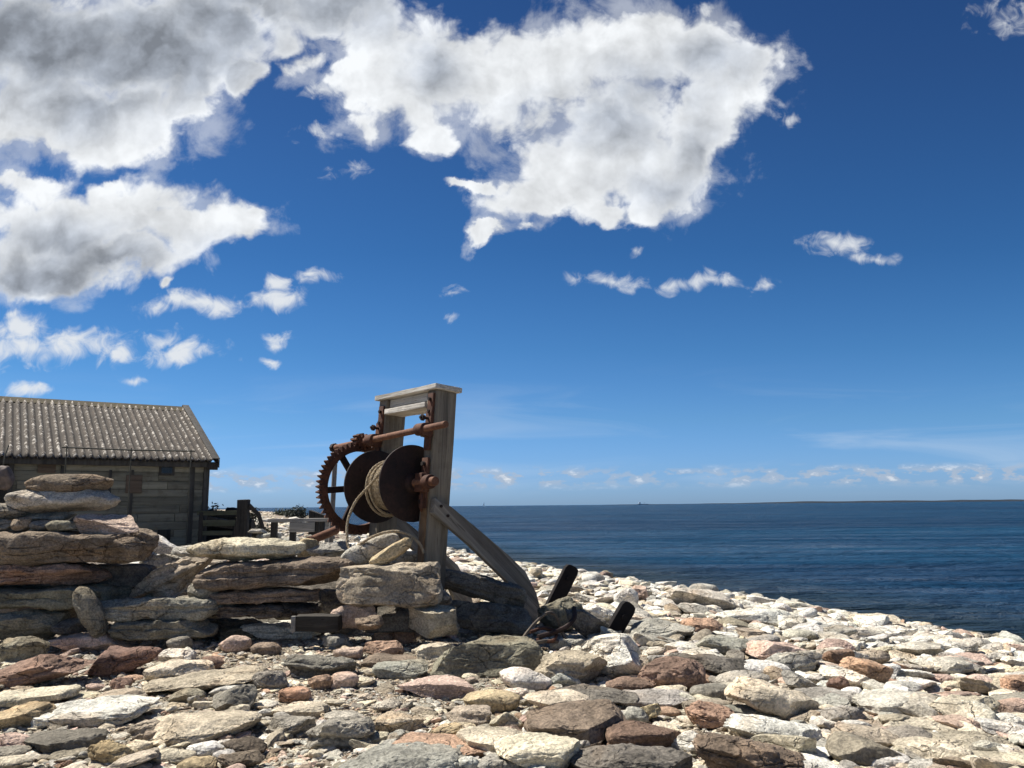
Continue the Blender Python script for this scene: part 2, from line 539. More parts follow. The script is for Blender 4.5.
wall((79, 513, 145, 535), 'b', 'pink', 'pink flat block on the right end of the big dark slab', D=6.05, lich=.2, rough=1.2, dr=.6)
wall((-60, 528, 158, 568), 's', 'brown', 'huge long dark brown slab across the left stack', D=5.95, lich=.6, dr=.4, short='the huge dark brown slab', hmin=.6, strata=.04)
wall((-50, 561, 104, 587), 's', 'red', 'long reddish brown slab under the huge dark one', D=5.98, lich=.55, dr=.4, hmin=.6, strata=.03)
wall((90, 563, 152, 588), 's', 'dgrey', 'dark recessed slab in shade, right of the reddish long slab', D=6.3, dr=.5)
wall((-50, 584, 123, 612), 's', 'olive', 'long olive slab in the lower left wall behind the upright stone', D=5.95, lich=.5, dr=.4, hmin=.6, short='the long olive slab')
wall((72, 586, 108, 637), 'p', 'olive', 'upright leaning stone propped against the left stack', D=5.78, tilt=67, lich=.5, dr=.4, short='the upright leaning stone')
wall((-50, 609, 62, 643), 'w', 'olive', 'rough brownish bottom stone at the left end of the wall', D=5.85, lich=.5, dr=.4, hmin=.5)
wall((50, 618, 86, 636), 'r', 'dgrey', 'dark rounded stone at the foot of the wall, left of the upright one', D=5.9, lich=.3)
wall((100, 595, 217, 622), 's', 'grey', 'long humped grey slab right of the upright leaning stone', D=5.85, lich=.45, dr=.42, hmin=.6, short='the long humped grey slab')
wall((114, 616, 216, 643), 's', 'olive', 'mossy grey bottom slab under the long humped grey slab', D=5.8, lich=.7, dr=.42, hmin=.6, rough=1.3)
wall((127, 556, 210, 606), 'w', 'tan', 'large slanting layered block in the gap of the wall', D=6.2, tilt=-24, lich=.3, dr=.6, strata=.05, short='the slanting layered block')
wall((188, 578, 218, 606), 'r', 'grey', 'small grey stone filling the gap left of the long dark slab', D=6.0)
wall((190, 537, 305, 562), 'p', 'cream', 'pale rounded long stone on top of the middle stack', D=6.05, lich=.3, dr=.42, rough=1.5, short='the pale rounded long stone')
wall((202, 556, 354, 591), 's', 'brown', 'long dark brown slab under the pale rounded stone', D=5.98, lich=.5, dr=.36, hmin=.6, tilt=-3)
wall((190, 588, 235, 621), 'w', 'olive', 'rough olive stone below the left end of the long brown slab', D=6.02, lich=.5)
wall((208, 586, 320, 606), 's', 'brown', 'upper of two rough layered brown slabs in the middle stack', D=6.0, lich=.7, dr=.42, rough=1.5, tilt=-2)
wall((196, 600, 320, 620), 's', 'dbrown', 'lower of two rough layered brown slabs in the middle stack', D=5.98, lich=.7, dr=.42, rough=1.5)
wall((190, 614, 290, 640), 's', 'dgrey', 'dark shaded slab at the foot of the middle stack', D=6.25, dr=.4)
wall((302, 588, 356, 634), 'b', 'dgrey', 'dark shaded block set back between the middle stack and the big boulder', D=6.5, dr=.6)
wall((338, 562, 442, 608), 'b', 'tan', 'big rounded boulder in front of the winch post', D=5.75, lich=.65, dr=.42, rough=1.3, short='the big boulder before the winch', hmin=.6)
wall((330, 600, 379, 630), 'r', 'pink', 'rounded pinkish brown stone under the left end of the big boulder', D=5.85, lich=.3)
wall((366, 603, 434, 633), 'b', 'dgrey', 'dark smooth block under the big boulder', D=5.95, lich=.1, dr=.4, rough=.4)
wall((355, 615, 383, 631), 'w', 'brown', 'small jagged brown stone at the foot of the big boulder', D=5.62)
wall((408, 603, 458, 638), 'b', 'tan', 'squarish tan block at the foot of the winch post', D=5.7, lich=.35, dr=.8, rough=.8, short='the squarish tan block')
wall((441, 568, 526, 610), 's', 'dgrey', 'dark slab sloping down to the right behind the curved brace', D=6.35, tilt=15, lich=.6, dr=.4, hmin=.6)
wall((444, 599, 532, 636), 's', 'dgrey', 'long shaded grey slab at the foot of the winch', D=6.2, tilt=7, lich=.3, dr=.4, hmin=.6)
wall((430, 590, 452, 606), 'r', 'grey', 'small grey stone wedged between winch post and squarish block', D=6.0)
wall((341, 533, 399, 566), 'p', 'lgrey', 'grey slanted stone with a rope lying on it, beside the winch', D=6.15, tilt=-22, lich=.2, dr=.35)
wall((370, 537, 412, 566), 'p', 'ochre', 'ochre slanted stone beside the grey one under the rope', D=6.02, tilt=-30, lich=.15, dr=.35)
wall((390, 550, 440, 568), 's', 'pale', 'pale flat stone behind the ochre slanted stone by the winch post', D=6.6)
wall((305, 541, 352, 566), 'w', 'lgrey', 'pale grey stone behind the end of the long brown slab', D=6.6, lich=.2)
wall((296, 538, 318, 560), 'r', 'ochre', 'small yellowish lichened stone right of the pale rounded stone', D=6.6, lich=.2)
wall((139, 531, 181, 560), 's', 'white', 'white slanted slab behind the pink block, before the hut', D=7.6, tilt=24, lich=.05)
wall((140, 553, 185, 575), 'w', 'pale', 'pale broken stone behind the slanting layered block', D=6.9, lich=.2)
wall((170, 545, 206, 566), 'w', 'lgrey', 'light grey broken stone left of the pale rounded long stone', D=7.4, lich=.2)
# inner fill of the stacks, seen in the gaps only
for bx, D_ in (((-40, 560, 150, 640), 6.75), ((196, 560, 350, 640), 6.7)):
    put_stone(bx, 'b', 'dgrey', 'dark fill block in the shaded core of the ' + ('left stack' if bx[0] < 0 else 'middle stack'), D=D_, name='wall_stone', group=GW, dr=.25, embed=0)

GB = 'stones lying on the beach'
def st(box, kind, color, label, short=None, **kw):
    return put_stone(box, kind, color, label, short=short, group=GB, **kw)

# foreground, left
st((-6, 636, 50, 664), 'w', 'olive', 'mossy greenish rubble stone at the left edge below the wall', lich=.6)
st((60, 630, 136, 654), 's', 'pink', 'flat pinkish slab at the foot of the upright leaning stone', lich=.4, short='the flat pinkish slab')
st((-14, 651, 84, 692), 'w', 'red', 'big red-brown wedge with a dark front face at the left edge', tilt=-10, lich=.4, hmin=.55, short='the big red-brown wedge')
st((86, 644, 160, 680), 'w', 'dred', 'dark red rough slab right of the big red-brown wedge', tilt=-9, lich=.5, short='the dark red rough slab')
st((-8, 688, 70, 711), 's', 'cream', 'long cream slab at the left edge below the red-brown wedge', tilt=-4, lich=.15)
st((-10, 703, 50, 732), 's', 'ochre', 'yellowish slanting slab at the left edge beside the white-topped block', tilt=-8, lich=.15)
st((44, 697, 147, 730), 'b', 'white', 'big white-topped block with a grey pitted front', lich=.45, rough=1.5, hmin=.55, short='the big white-topped block')
st((98, 687, 150, 706), 's', 'tan', 'slim tan slab just behind the white-topped block', tilt=-6)
st((70, 692, 104, 701), 'p', 'cream', 'slim cream pebble behind the left end of the white-topped block')
st((110, 676, 134, 691), 'w', 'red', 'small red broken stone right of the dark red slab')
st((-6, 733, 32, 754), 'w', 'pink', 'pinkish lump at the left edge in the near corner')
st((-8, 746, 30, 762), 'p', 'grey', 'smooth grey stone at the left edge in the near corner')
st((24, 730, 102, 758), 's', 'dgrey', 'dark grey flush slab below the white-topped block', hmin=.15, lich=.5)
st((92, 738, 134, 768), 'w', 'ochre', 'pale yellow rough stone right of the dark flush slab', lich=.2)
st((-10, 755, 32, 775), 'p', 'cream', 'cream stone cut by the bottom left corner', lich=.1)
st((108, 748, 160, 775), 's', 'tan', 'tan slab pointing up right at the bottom edge', tilt=-20)
st((144, 659, 210, 685), 's', 'cream', 'flat cream slab right of the dark red slab', hmin=.2, lich=.1, short='the flat cream slab')
st((146, 668, 264, 697), 's', 'tan', 'long tan slab with a shadowed front edge', tilt=-5, lich=.15, hmin=.5, short='the long tan slab')
st((252, 669, 288, 692), 'r', 'grey', 'rounded dark grey stone at the right end of the long tan slab')
st((168, 635, 192, 652), 'r', 'grey', 'round grey cobble at the foot of the mossy bottom slab')
st((218, 635, 250, 654), 'r', 'pink', 'rounded pink cobble below the middle stack')
st((217, 624, 256, 642), 's', 'olive', 'greenish grey wedge stone behind the pink cobble', tilt=-8)
st((240, 619, 322, 641), 's', 'white', 'bleached flat white slab below the middle stack', tilt=4, lich=.05, hmin=.25, short='the bleached flat slab')
st((252, 641, 282, 656), 'p', 'brown', 'small brown stone below the bleached flat slab')
st((160, 648, 194, 664), 's', 'white', 'small white flat stone behind the flat cream slab')
st((200, 655, 224, 671), 'r', 'red', 'small dull red cobble right of the flat cream slab')
st((214, 684, 256, 714), 'w', 'grey', 'grey cone shaped stone standing among the pebbles', lich=.1, dr=.9, hmin=.7, rough=.6, short='the grey cone shaped stone')
st((170, 688, 204, 706), 'p', 'olive', 'rounded olive grey stone below the long tan slab')
st((212, 683, 250, 697), 'p', 'white', 'white flat stone just behind the grey cone shaped one')
st((156, 712, 254, 748), 's', 'cream', 'large cream flagstone with a dark undercut front', lich=.1, hmin=.35, short='the large cream flagstone')
st((130, 718, 166, 742), 'w', 'tan', 'tan angular stone left of the large cream flagstone', tilt=-20)
st((188, 741, 222, 759), 'p', 'white', 'smooth white egg shaped cobble below the cream flagstone', lich=.02)
st((212, 749, 236, 768), 'r', 'white', 'rounded white cobble right of the egg shaped one', lich=.02)
st((226, 736, 266, 760), 'r', 'dbrown', 'dark brown cobble below the right end of the cream flagstone')
st((153, 747, 196, 767), 'p', 'cream', 'cream oval cobble left of the egg shaped white one', lich=.1)
st((180, 756, 216, 778), 'p', 'ochre', 'ochre cobble at the bottom edge below the white cobbles')
st((218, 751, 262, 776), 'w', 'brown', 'brown broken stone at the bottom edge right of the white cobble')
# foreground, middle
st((288, 652, 359, 680), 's', 'grey', 'striped grey stone like driftwood, below the bleached slab', lich=.2, tilt=4, strata=.08, rough=1.4, short='the striped grey stone')
st((279, 686, 311, 704), 'p', 'orange', 'orange cobble left of a pair of pink ones')
st((309, 673, 334, 691), 'r', 'orange', 'left one of two pinkish stones below the striped grey stone')
st((332, 672, 358, 690), 'p', 'pink', 'right one of two pinkish stones below the striped grey stone')
st((364, 640, 404, 659), 'w', 'orange', 'orange rock lying lowest of three orange ones near the tan block', short='the lowest orange rock')
st((371, 628, 396, 645), 'w', 'orange', 'orange rock perched behind the lowest orange one')
st((393, 625, 419, 645), 'w', 'orange', 'orange rock nearest the squarish tan block')
st((360, 654, 424, 671), 's', 'brown', 'long flat brown stone below the three orange rocks', tilt=3)
st((375, 660, 428, 680), 's', 'green', 'flat whitish green stone right of the striped grey stone', lich=.05)
st((334, 647, 362, 660), 'p', 'pink', 'small pink stone left of the lowest orange rock')
st((322, 634, 350, 648), 'p', 'lgrey', 'small light grey stone right of the bleached flat slab')
st((276, 702, 328, 720), 's', 'cream', 'flat cream stone above the cracked grey slab', tilt=-4)
st((266, 714, 314, 738), 's', 'grey', 'layered grey stone left of the cracked grey slab', strata=.06, tilt=-5)
st((308, 714, 374, 752), 's', 'grey', 'cracked grey slab low among the pebbles', lich=.5, hmin=.25, rough=1.5, strata=.05, short='the cracked grey slab')
st((326, 710, 366, 725), 's', 'pale', 'pale slab just behind the cracked grey slab', tilt=6)
st((374, 711, 426, 735), 's', 'tan', 'knobbly tan stone right of the cracked grey slab', tilt=-6, rough=1.5)
st((436, 636, 541, 679), 'b', 'olive', 'large rough olive-brown boulder below the winch', lich=.6, rough=1.4, hmin=.6, short='the large olive boulder')
st((412, 642, 462, 670), 's', 'cream', 'cream stone leaning on the left side of the large olive boulder', lich=.1)
st((400, 676, 474, 700), 's', 'pink', 'long cream and pink stone below the large olive boulder', tilt=3, lich=.15)
st((464, 689, 519, 715), 'p', 'ochre', 'smooth flat orange-yellow stone', lich=.05, tilt=5, short='the flat orange-yellow stone')
st((446, 706, 491, 730), 's', 'tan', 'tan flat stone below the flat orange-yellow stone')
st((490, 710, 522, 733), 'w', 'cream', 'cream broken stone right of the tan flat one')
st((500, 667, 551, 693), 'p', 'white', 'smooth pale stone in front of the olive boulder, right end', tilt=8, lich=.08)
st((500, 688, 530, 702), 'w', 'white', 'small white rough stone below the smooth pale one')
st((392, 736, 488, 766), 's', 'orange', 'long orange-pink slab at the bottom of the beach', tilt=4, lich=.1, short='the long orange-pink slab')
st((346, 744, 466, 785), 's', 'green', 'big greenish grey slab cut by the bottom edge', lich=.35, short='the big greenish slab')
st((456, 729, 536, 757), 's', 'cream', 'cream yellow slab right of the long orange-pink slab', lich=.1, hmin=.2)
st((496, 737, 580, 775), 's', 'cream', 'large yellow cream slab near the bottom edge', lich=.1, hmin=.3, short='the large yellow cream slab')
st((458, 756, 479, 772), 'r', 'white', 'small white cobble at the bottom edge, left one of a pair')
st((478, 754, 526, 774), 'p', 'lgrey', 'smooth light grey oval stone at the bottom edge')
st((430, 723, 465, 742), 'w', 'ochre', 'ochre pointed stone above the orange-pink slab', tilt=-20)
st((524, 690, 588, 716), 's', 'cream', 'long pale stone left of the brown-grey pitted slab', tilt=8, lich=.15)
st((533, 649, 606, 688), 's', 'tan', 'long greyish yellow stone left of the white block', lich=.45, tilt=6, hmin=.6)
st((582, 632, 643, 683), 'b', 'white', 'tall white block standing below the leaning iron post', lich=.12, hmin=.6, dr=.9, tilt=4, short='the tall white block', rough=.8, pitch=-52, yaw=-22)
st((550, 670, 580, 689), 'r', 'white', 'smooth white cobble under the greyish yellow stone', lich=.03)
st((549, 683, 634, 710), 's', 'dgrey', 'brown-grey pitted slab below the white block', lich=.5, tilt=5, rough=1.3)
st((526, 705, 628, 750), 'b', 'brown', 'large brown-grey rough block in the foreground', lich=.6, tilt=-3, hmin=.5, short='the large brown-grey block', rough=1.3)
st((572, 744, 690, 790), 's', 'dgrey', 'dark mottled slab along the bottom edge', lich=.6, rough=1.3, tilt=3)
st((606, 720, 682, 755), 'b', 'dred', 'chunky red-brown stone right of the large brown-grey block', lich=.3, short='the chunky red-brown stone')
st((606, 677, 656, 697), 's', 'red', 'reddish flat stone at the foot of the tall white block')
st((613, 691, 692, 712), 's', 'lgrey', 'whitish long stone with a shaded front below the red boat shaped stone', lich=.3)
st((638, 656, 704, 694), 'p', 'red', 'red boat shaped stone right of the tall white block', lich=.3, tilt=8, hmin=.6, rough=2, short='the red boat shaped stone')
st((694, 668, 707, 690), 'p', 'ochre', 'small yellow stone at the right tip of the red boat shaped one', tilt=60)
st((622, 706, 648, 726), 'r', 'green', 'small greenish stone above the chunky red-brown one')
st((634, 702, 660, 724), 'w', 'ochre', 'small yellowish wedge between greenish and red-brown stones', tilt=-25)
# foreground, right
st((672, 653, 748, 684), 's', 'dgrey', 'dark grey elongated stone behind the red boat shaped one', tilt=10, lich=.35)
st((690, 683, 734, 704), 'p', 'grey', 'smooth shaded grey stone left of the large cream slab')
st((728, 677, 816, 724), 's', 'cream', 'large smooth cream slab sloping down to the right', tilt=17, lich=.12, hmin=.5, short='the large sloping cream slab')
st((688, 700, 740, 732), 'w', 'orange', 'rough rusty orange stone with a dark lower side', tilt=14, lich=.6)
st((728, 713, 818, 754), 's', 'white', 'large white rough slab below the sloping cream slab', tilt=9, lich=.3, short='the large white rough slab')
st((698, 732, 806, 790), 'w', 'brown', 'dark brown rock cut by the bottom edge', tilt=16, lich=.6, short='the dark brown bottom rock')
st((670, 728, 714, 756), 'w', 'white', 'white angular stone left of the dark brown bottom rock')
st((718, 704, 764, 722), 's', 'green', 'pale green flat stone above the large white rough slab')
st((842, 657, 890, 691), 'b', 'orange', 'rust red block lying among the white stones', tilt=18, lich=.15, dr=.8, short='the rust red block')
st((824, 648, 854, 670), 'b', 'red', 'smaller red block touching the rust red block on its left')
st((828, 675, 850, 696), 'w', 'dred', 'small dark red angular stone below the two red blocks')
st((798, 689, 862, 710), 's', 'lgrey', 'long light grey flat stone below the dark red angular one', tilt=3)
st((887, 680, 922, 698), 'p', 'white', 'smooth white oval stone below the rust red block', lich=.03)
st((822, 666, 874, 692), 's', 'white', 'long white stone running under the rust red block', tilt=16, lich=.1)
st((784, 670, 820, 696), 's', 'lgrey', 'light lilac grey elongated stone right of the sloping cream slab', tilt=22)
st((856, 690, 946, 720), 's', 'pale', 'big pale greyish flat slab at the right', hmin=.3, lich=.15, short='the big pale flat slab')
st((834, 724, 906, 755), 's', 'tan', 'tan slab with a dark undercut front at the right', tilt=6, lich=.3, short='the tan undercut slab')
st((829, 739, 860, 757), 'w', 'white', 'white pointed stone left below the tan undercut slab')
st((858, 750, 908, 775), 's', 'white', 'white flat stone below the tan undercut slab')
st((832, 753, 874, 772), 'p', 'orange', 'orange stone at the bottom edge, right half')
st((770, 734, 836, 758), 's', 'lgrey', 'light grey slab right of the dark brown bottom rock', tilt=10, lich=.4)
st((760, 750, 838, 785), 's', 'white', 'long white slab sloping along the bottom edge', tilt=14, lich=.15)
st((938, 653, 988, 670), 's', 'pink', 'pink flat slab on the white upper beach at the right', short='the pink flat slab')
st((914, 657, 970, 675), 's', 'pale', 'pale slab in front of the pink flat slab')
st((1004, 674, 1034, 687), 'p', 'orange', 'orange-pink stone cut by the right edge')
st((992, 698, 1036, 721), 'p', 'pink', 'rounded pink stone at the right edge above a white oval one', short='the rounded pink stone')
st((992, 713, 1024, 732), 'p', 'white', 'flat white oval stone at the right edge', lich=.05)
st((938, 694, 998, 724), 's', 'cream', 'wide cream slab left of the rounded pink stone', lich=.1)
st((878, 717, 948, 738), 's', 'cream', 'cream slab with a dark front face at the right', lich=.15)
st((936, 715, 988, 738), 's', 'pink', 'pinkish long slab right of the cream dark-fronted one')
st((982, 719, 1034, 744), 's', 'white', 'white slab slanting down at the right edge', tilt=14)
st((928, 639, 978, 656), 's', 'white', 'rugged white slab near the waterline at the right', lich=.2)
st((896, 641, 944, 658), 's', 'pale', 'pale slab with dark underside near the waterline')
st((902, 732, 1008, 762), 's', 'tan', 'broad tan slab in the lower right corner', lich=.2, short='the broad tan slab')
st((948, 755, 1040, 782), 's', 'cream', 'cream slab cut by the bottom right corner', lich=.1)
st((902, 756, 960, 780), 'w', 'lgrey', 'light grey stone at the bottom edge below the broad tan slab')
# upper right beach
st((666, 586, 734, 610), 's', 'pale', 'big pale stone of the pile near the water', tilt=10, hmin=.6, short='the pale pile near the water')
st((688, 583, 719, 598), 'p', 'lgrey', 'oval grey-white stone lying on the big pale one near the water', D=15.0, lich=.1)
st((678, 602, 724, 617), 's', 'lgrey', 'shaded white slab under the pile near the water', tilt=8)
st((716, 609, 784, 629), 's', 'white', 'long flat white slab near the water', lich=.15, short='the long flat white slab')
st((776, 614, 808, 633), 's', 'white', 'white slab at the right end of the long flat white slab')
st((788, 623, 828, 640), 's', 'white', 'white stone with a shaded underside below the long flat slab', tilt=-8)
st((810, 625, 852, 643), 's', 'lgrey', 'light grey sloping slab near the water', tilt=-6)
st((574, 603, 618, 627), 's', 'white', 'white flat boulder right of the mossy rock', short='the white flat boulder')
st((630, 619, 692, 643), 's', 'green', 'grey-green lichened slab right of the leaning iron post', lich=.6)
st((620, 633, 674, 648), 's', 'green', 'low grey-green slab right behind the tall white block')
st((682, 617, 724, 634), 's', 'orange', 'orange pink slab above the pale green one')
st((698, 635, 750, 658), 's', 'green', 'oval pale green slab in mid beach', tilt=8, lich=.35, short='the oval pale green slab')
st((746, 638, 802, 665), 's', 'pink', 'pale pink slab in mid beach', tilt=8, lich=.2, short='the pale pink slab')
st((732, 658, 790, 682), 'p', 'white', 'cigar shaped white stone below the pale pink slab', tilt=6, lich=.15)
st((614, 587, 638, 608), 'r', 'white', 'rounded white stone by the top of the leaning iron post')
st((626, 585, 648, 600), 's', 'pink', 'pink stone right of the rounded white one near the water')
st((818, 638, 854, 655), 'r', 'pink', 'reddish stone above the two red blocks')
st((664, 641, 702, 655), 's', 'pale', 'pale stone left of the oval pale green slab')
# round the winch foot
st((538, 596, 582, 634), 'r', 'olive', 'dark mossy rock at the foot of the steeper iron post', lich=.7, rough=1.6, hmin=.7, short='the dark mossy rock')
st((566, 608, 608, 643), 'w', 'dgrey', 'shaded grey rock left of the leaning iron post', tilt=25, lich=.4, hmin=.7)

# ------------------------------------------------------------------ further single stones and the loose shingle
def shape_word(kind, h, w):
    return dict(s='slab', r='cobble', w='angular stone', p='smooth stone', b='block')[kind]
COLW = dict(cream='cream', white='white', pale='pale', lgrey='light grey', grey='grey', dgrey='dark grey', brown='brown', red='reddish',
            pink='pink', orange='orange', olive='olive', green='grey-green', tan='tan', ochre='yellow')
LAND = [(p[0], p[1], p[4]) for p in PLACED if p[4]]
USED = set()
def auto_label(x, y, size, color, kind):
    px, py = pix((x, y, ground1(x, y)))
    c = sorted(LAND, key=lambda q: hypot(q[0] - x, (q[1] - y)))
    for lx, ly, s in c[:5]:
        qx, qy = pix((lx, ly, ground1(lx, ly)))
        rel = ('right of ' if px > qx else 'left of ') if abs(px - qx) > 1.2 * abs(py - qy) else ('in front of ' if py > qy else 'behind ')
        if hypot(px - qx, py - qy) > 70: rel = 'some way ' + rel
        L = f"{'small' if size < .2 else 'medium' if size < .3 else 'large'} {COLW[color]} {shape_word(kind, 0, 0)} {rel}{s}"
        if L not in USED:
            USED.add(L); return L
    return None

TEMPL = {s: [stone_verts((1, float(RNG.uniform(.6, .9)), float(RNG.uniform(.15, .36))), 9000 + 31 * i, 'swswrs'[i % 6], s,
                         0, 0, .9) for i in range(18)] for s in (1, 2, 3, 4)}
LOOSE_V, LOOSE_F, LOOSE_C = [], [], []
_nv = [0]
def loose(x, y, z, size, color, sub, flat=1.0, nrm=None, sink=.25):
    V, F = TEMPL[sub][RNG.integers(18)]
    a = RNG.uniform(0, 2 * pi); c, s = cos(a), sin(a)
    V = V * np.array([size, size * RNG.uniform(.75, 1.1), size * flat * RNG.uniform(.8, 1.25)])
    V = V @ np.array([[c, s, 0], [-s, c, 0], [0, 0, 1]])
    t1, t2 = RNG.normal(0, .22, 2)
    V = V @ np.array([[cos(t1), 0, -sin(t1)], [0, 1, 0], [sin(t1), 0, cos(t1)]]) @ np.array([[1, 0, 0], [0, cos(t2), sin(t2)], [0, -sin(t2), cos(t2)]])
    V = V + np.array([x, y, z - sink * size * .4])
    LOOSE_V.append(V); LOOSE_F.append(F + _nv[0]); _nv[0] += len(V)
    col = np.append(np.array(color) * RNG.uniform(.88, 1.22) * RNG.uniform(.98, 1.02, 3), RNG.uniform(0, .45))
    LOOSE_C.append(np.repeat(col[None], len(V), 0))

# how white or how brown the shingle is: the storm beach towards the water is bleached
def pick_color(x, y):
    s = float(shore_dist(x, y))
    w = np.clip((7.2 - s) / 3.0, 0, 1)
    if y > 12: w = max(w, .8)
    pale = dict(white=.5, cream=.18, pale=.18, lgrey=.06, pink=.06, orange=.015, green=.005)
    earth = dict(cream=.2, pale=.2, tan=.22, lgrey=.12, grey=.05, white=.07, pink=.06, brown=.04, orange=.02, olive=.02)
    t = pale if RNG.random() < w else earth
    ks = list(t); pr = np.array([t[k] for k in ks]); return ks[RNG.choice(len(ks), p=pr / pr.sum())]

def clear(x, y, r, f=.8):
    for px, py, pr, _, _ in PLACED:
        if hypot(px - x, py - y) < (pr + r) * f: return False
    return True

# single stones that fill the right-hand beach: placed on the ground, denser towards the camera
n_auto = 0
for trial in range(9000):
    if n_auto >= 122: break
    py = RNG.uniform(0, 1) ** .8 * 195 + 585
    px = RNG.uniform(380, 1060) if py < 690 else RNG.uniform(20, 1060)
    if RNG.random() < .25: px = RNG.uniform(560, 1050)
    P = ground_hit(px, py); x, y = P[0], P[1]
    s = float(shore_dist(x, y))
    if s < .4 or y > 19: continue
    size = float(np.clip(RNG.lognormal(math.log(.25), .42), .12, .62)) * (1 if s < 7 else .65)
    if y < 4 : size *= .75
    if s > 7.4 and RNG.random() < .7: continue
    if s > 7.4: size *= .7
    if size * FPX / y < 17: continue
    if not clear(x, y, size / 2, .66): continue
    color = pick_color(x, y)
    kind = 'sswssrp'[RNG.integers(7)]
    L = auto_label(x, y, size, color, kind)
    if L is None: continue
    W, d, h = size, size * RNG.uniform(.5, .85), size * RNG.uniform(.17, .34)
    sub = 5 if size * FPX / y > 30 else 4
    V, F = stone_verts((W, d, h), 50000 + trial, kind, sub, 0, 0)
    o = link('beach_stone', mesh_np('beach_stone', V, F, True, 28), M_STONE)
    gx = (ground1(x + .15, y) - ground1(x - .15, y)) / .3; gy = (ground1(x, y + .15) - ground1(x, y - .15)) / .3
    q = Vector((0, 0, 1)).rotation_difference(Vector((-gx + RNG.normal(0, .1), -gy + RNG.normal(0, .1), 1)))
    o.rotation_mode = 'QUATERNION'
    o.rotation_quaternion = q @ Matrix.Rotation(RNG.normal(.25, .6), 3, 'Z').to_quaternion()
    o.location = (x, y, ground1(x, y) - h * .12)
    o.color = tuple(np.array(PAL[color]) * RNG.uniform(.9, 1.08) * RNG.uniform(.98, 1.02, 3)) + (float(RNG.uniform(.05, .4)),)
    tag(o, L, 'stone', GB)
    PLACED.append((x, y, size / 2, None, None)); n_auto += 1

# loose shingle by bands of distance: (count, near, far, size median, sub)
def band(n, y0, y1, med, sig, sub, smin, smax, test=None, margin=1.25, flat=1.0, sink=.25):
    k = 0
    ys = y0 * (y1 / y0) ** RNG.random(n)
    xs = RNG.uniform(-1, 1, n) * ys * .655 * margin
    S = shore_dist(xs, ys); Z = ground(xs, ys)
    for x, y, s, z in zip(xs, ys, S, Z):
        if s < -.35: continue
        if test and not test(x, y, s): continue
        size = float(np.clip(RNG.lognormal(math.log(med), sig), smin, smax))
        loose(x, y, z, size, PAL[pick_color(x, y)], sub, flat, sink=sink)
right = lambda x, y, s: s < 7.4
left = lambda x, y, s: s >= 6.4
band(12000, 2.5, 8.0, .032, .5, 3, .015, .14, left, flat=1.1)
band(42000, 2.5, 7.2, .017, .4, 1, .008, .034, left, flat=1.6)
band(5600, 2.5, 8.0, .06, .4, 4, .035, .15, left, flat=1.0, sink=.15)
band(3200, 2.5, 7.5, .10, .55, 4, .04, .3, right, flat=1.0, sink=.1)
band(4500, 2.5, 9, .04, .4, 3, .02, .09, right, flat=1.2)
band(7500, 7.0, 16, .12, .5, 3, .05, .36, right, sink=.1)
band(6500, 12.0, 40, .17, .5, 3, .08, .5, lambda x, y, s: True, margin=1.15, sink=.1)
band(4500, 36.0, 190, .45, .5, 2, .2, 1.2, lambda x, y, s: True, margin=1.1)
band(2600, 7.0, 14, .07, .5, 3, .03, .2, left)
# the water's edge
for i in range(2600):
    k = RNG.integers(1, 8); t = RNG.random(); p = SHORE[k] * (1 - t) + SHORE[k + 1] * t
    y = p[1]; x = p[0] + RNG.normal(-.35, .3)
    if y > 70 or y < 5: continue
    loose(x, y, ground1(x, y) + .02, float(np.clip(RNG.lognormal(math.log(.006 * y + .05), .4), .05, .5)), np.array(PAL[pick_color(x, y)]) * (.5 if x > p[0] - .3 else .85), 3, 1.2, sink=0)
me = mesh_np('loose_shingle', np.vstack(LOOSE_V), np.vstack(LOOSE_F), True, 33)
ca = me.color_attributes.new('tint', 'FLOAT_COLOR', 'POINT')
ca.data.foreach_set('color', np.vstack(LOOSE_C).astype(np.float32).ravel())
o = link('loose_shingle', me, M_PEBBLE); tag(o, kind='stuff', label='pale pebbles and small stones covering the beach', cat='shingle')
del LOOSE_V, LOOSE_F, LOOSE_C

# ------------------------------------------------------------------ ground sheet, sea, far coast
def grid_sheet():
    yy = np.concatenate([np.linspace(-40, 0, 14)[:-1], np.arange(0, 14, .09), np.geomspace(14, 1300, 130)])
    tt = np.linspace(-1, 1, 241)
    X = np.zeros((len(yy), len(tt))); Y = np.zeros_like(X)
    for i, y in enumerate(yy):
        half = max(abs(y) * 1.0, 0) + 13
        X[i] = np.sign(tt) * np.abs(tt) ** 1.15 * half; Y[i] = y
    Z = ground(X.ravel(), Y.ravel())
    V = np.stack([X.ravel(), Y.ravel(), Z], 1)
    near = np.hypot(V[:, 0], V[:, 1]) < 16
    P = V.copy(); P[:, 2] = 0
    n, m = X.shape
    idx = np.arange(n * m).reshape(n, m)
    F = np.stack([idx[:-1, :-1].ravel(), idx[:-1, 1:].ravel(), idx[1:, 1:].ravel(), idx[1:, :-1].ravel()], 1)
    return V, F
V, F = grid_sheet()
m, k, b = new_mat('shingle_ground')
tc = k.n('ShaderNodeTexCoord'); v = tc.outputs['Object']
vo = k.n('ShaderNodeTexVoronoi'); vo.inputs['Scale'].default_value = 55; k.t.links.new(v, vo.inputs['Vector'])
vo2 = k.n('ShaderNodeTexVoronoi'); vo2.inputs['Scale'].default_value = 120; k.t.links.new(v, vo2.inputs['Vector'])
n1 = k.noise(v, 1.3, 6, .6, .4); n2 = k.noise(v, 30, 6, .7)
c = k.mix(k.ramp(n1, .35, .65), (.33, .28, .21), (.42, .365, .28))
hs = k.n('ShaderNodeSeparateColor', i_0=vo.outputs['Color'])
c = k.mix(k.ramp(hs.outputs[0], 0, 1, 0, .7), c, (.20, .16, .12))
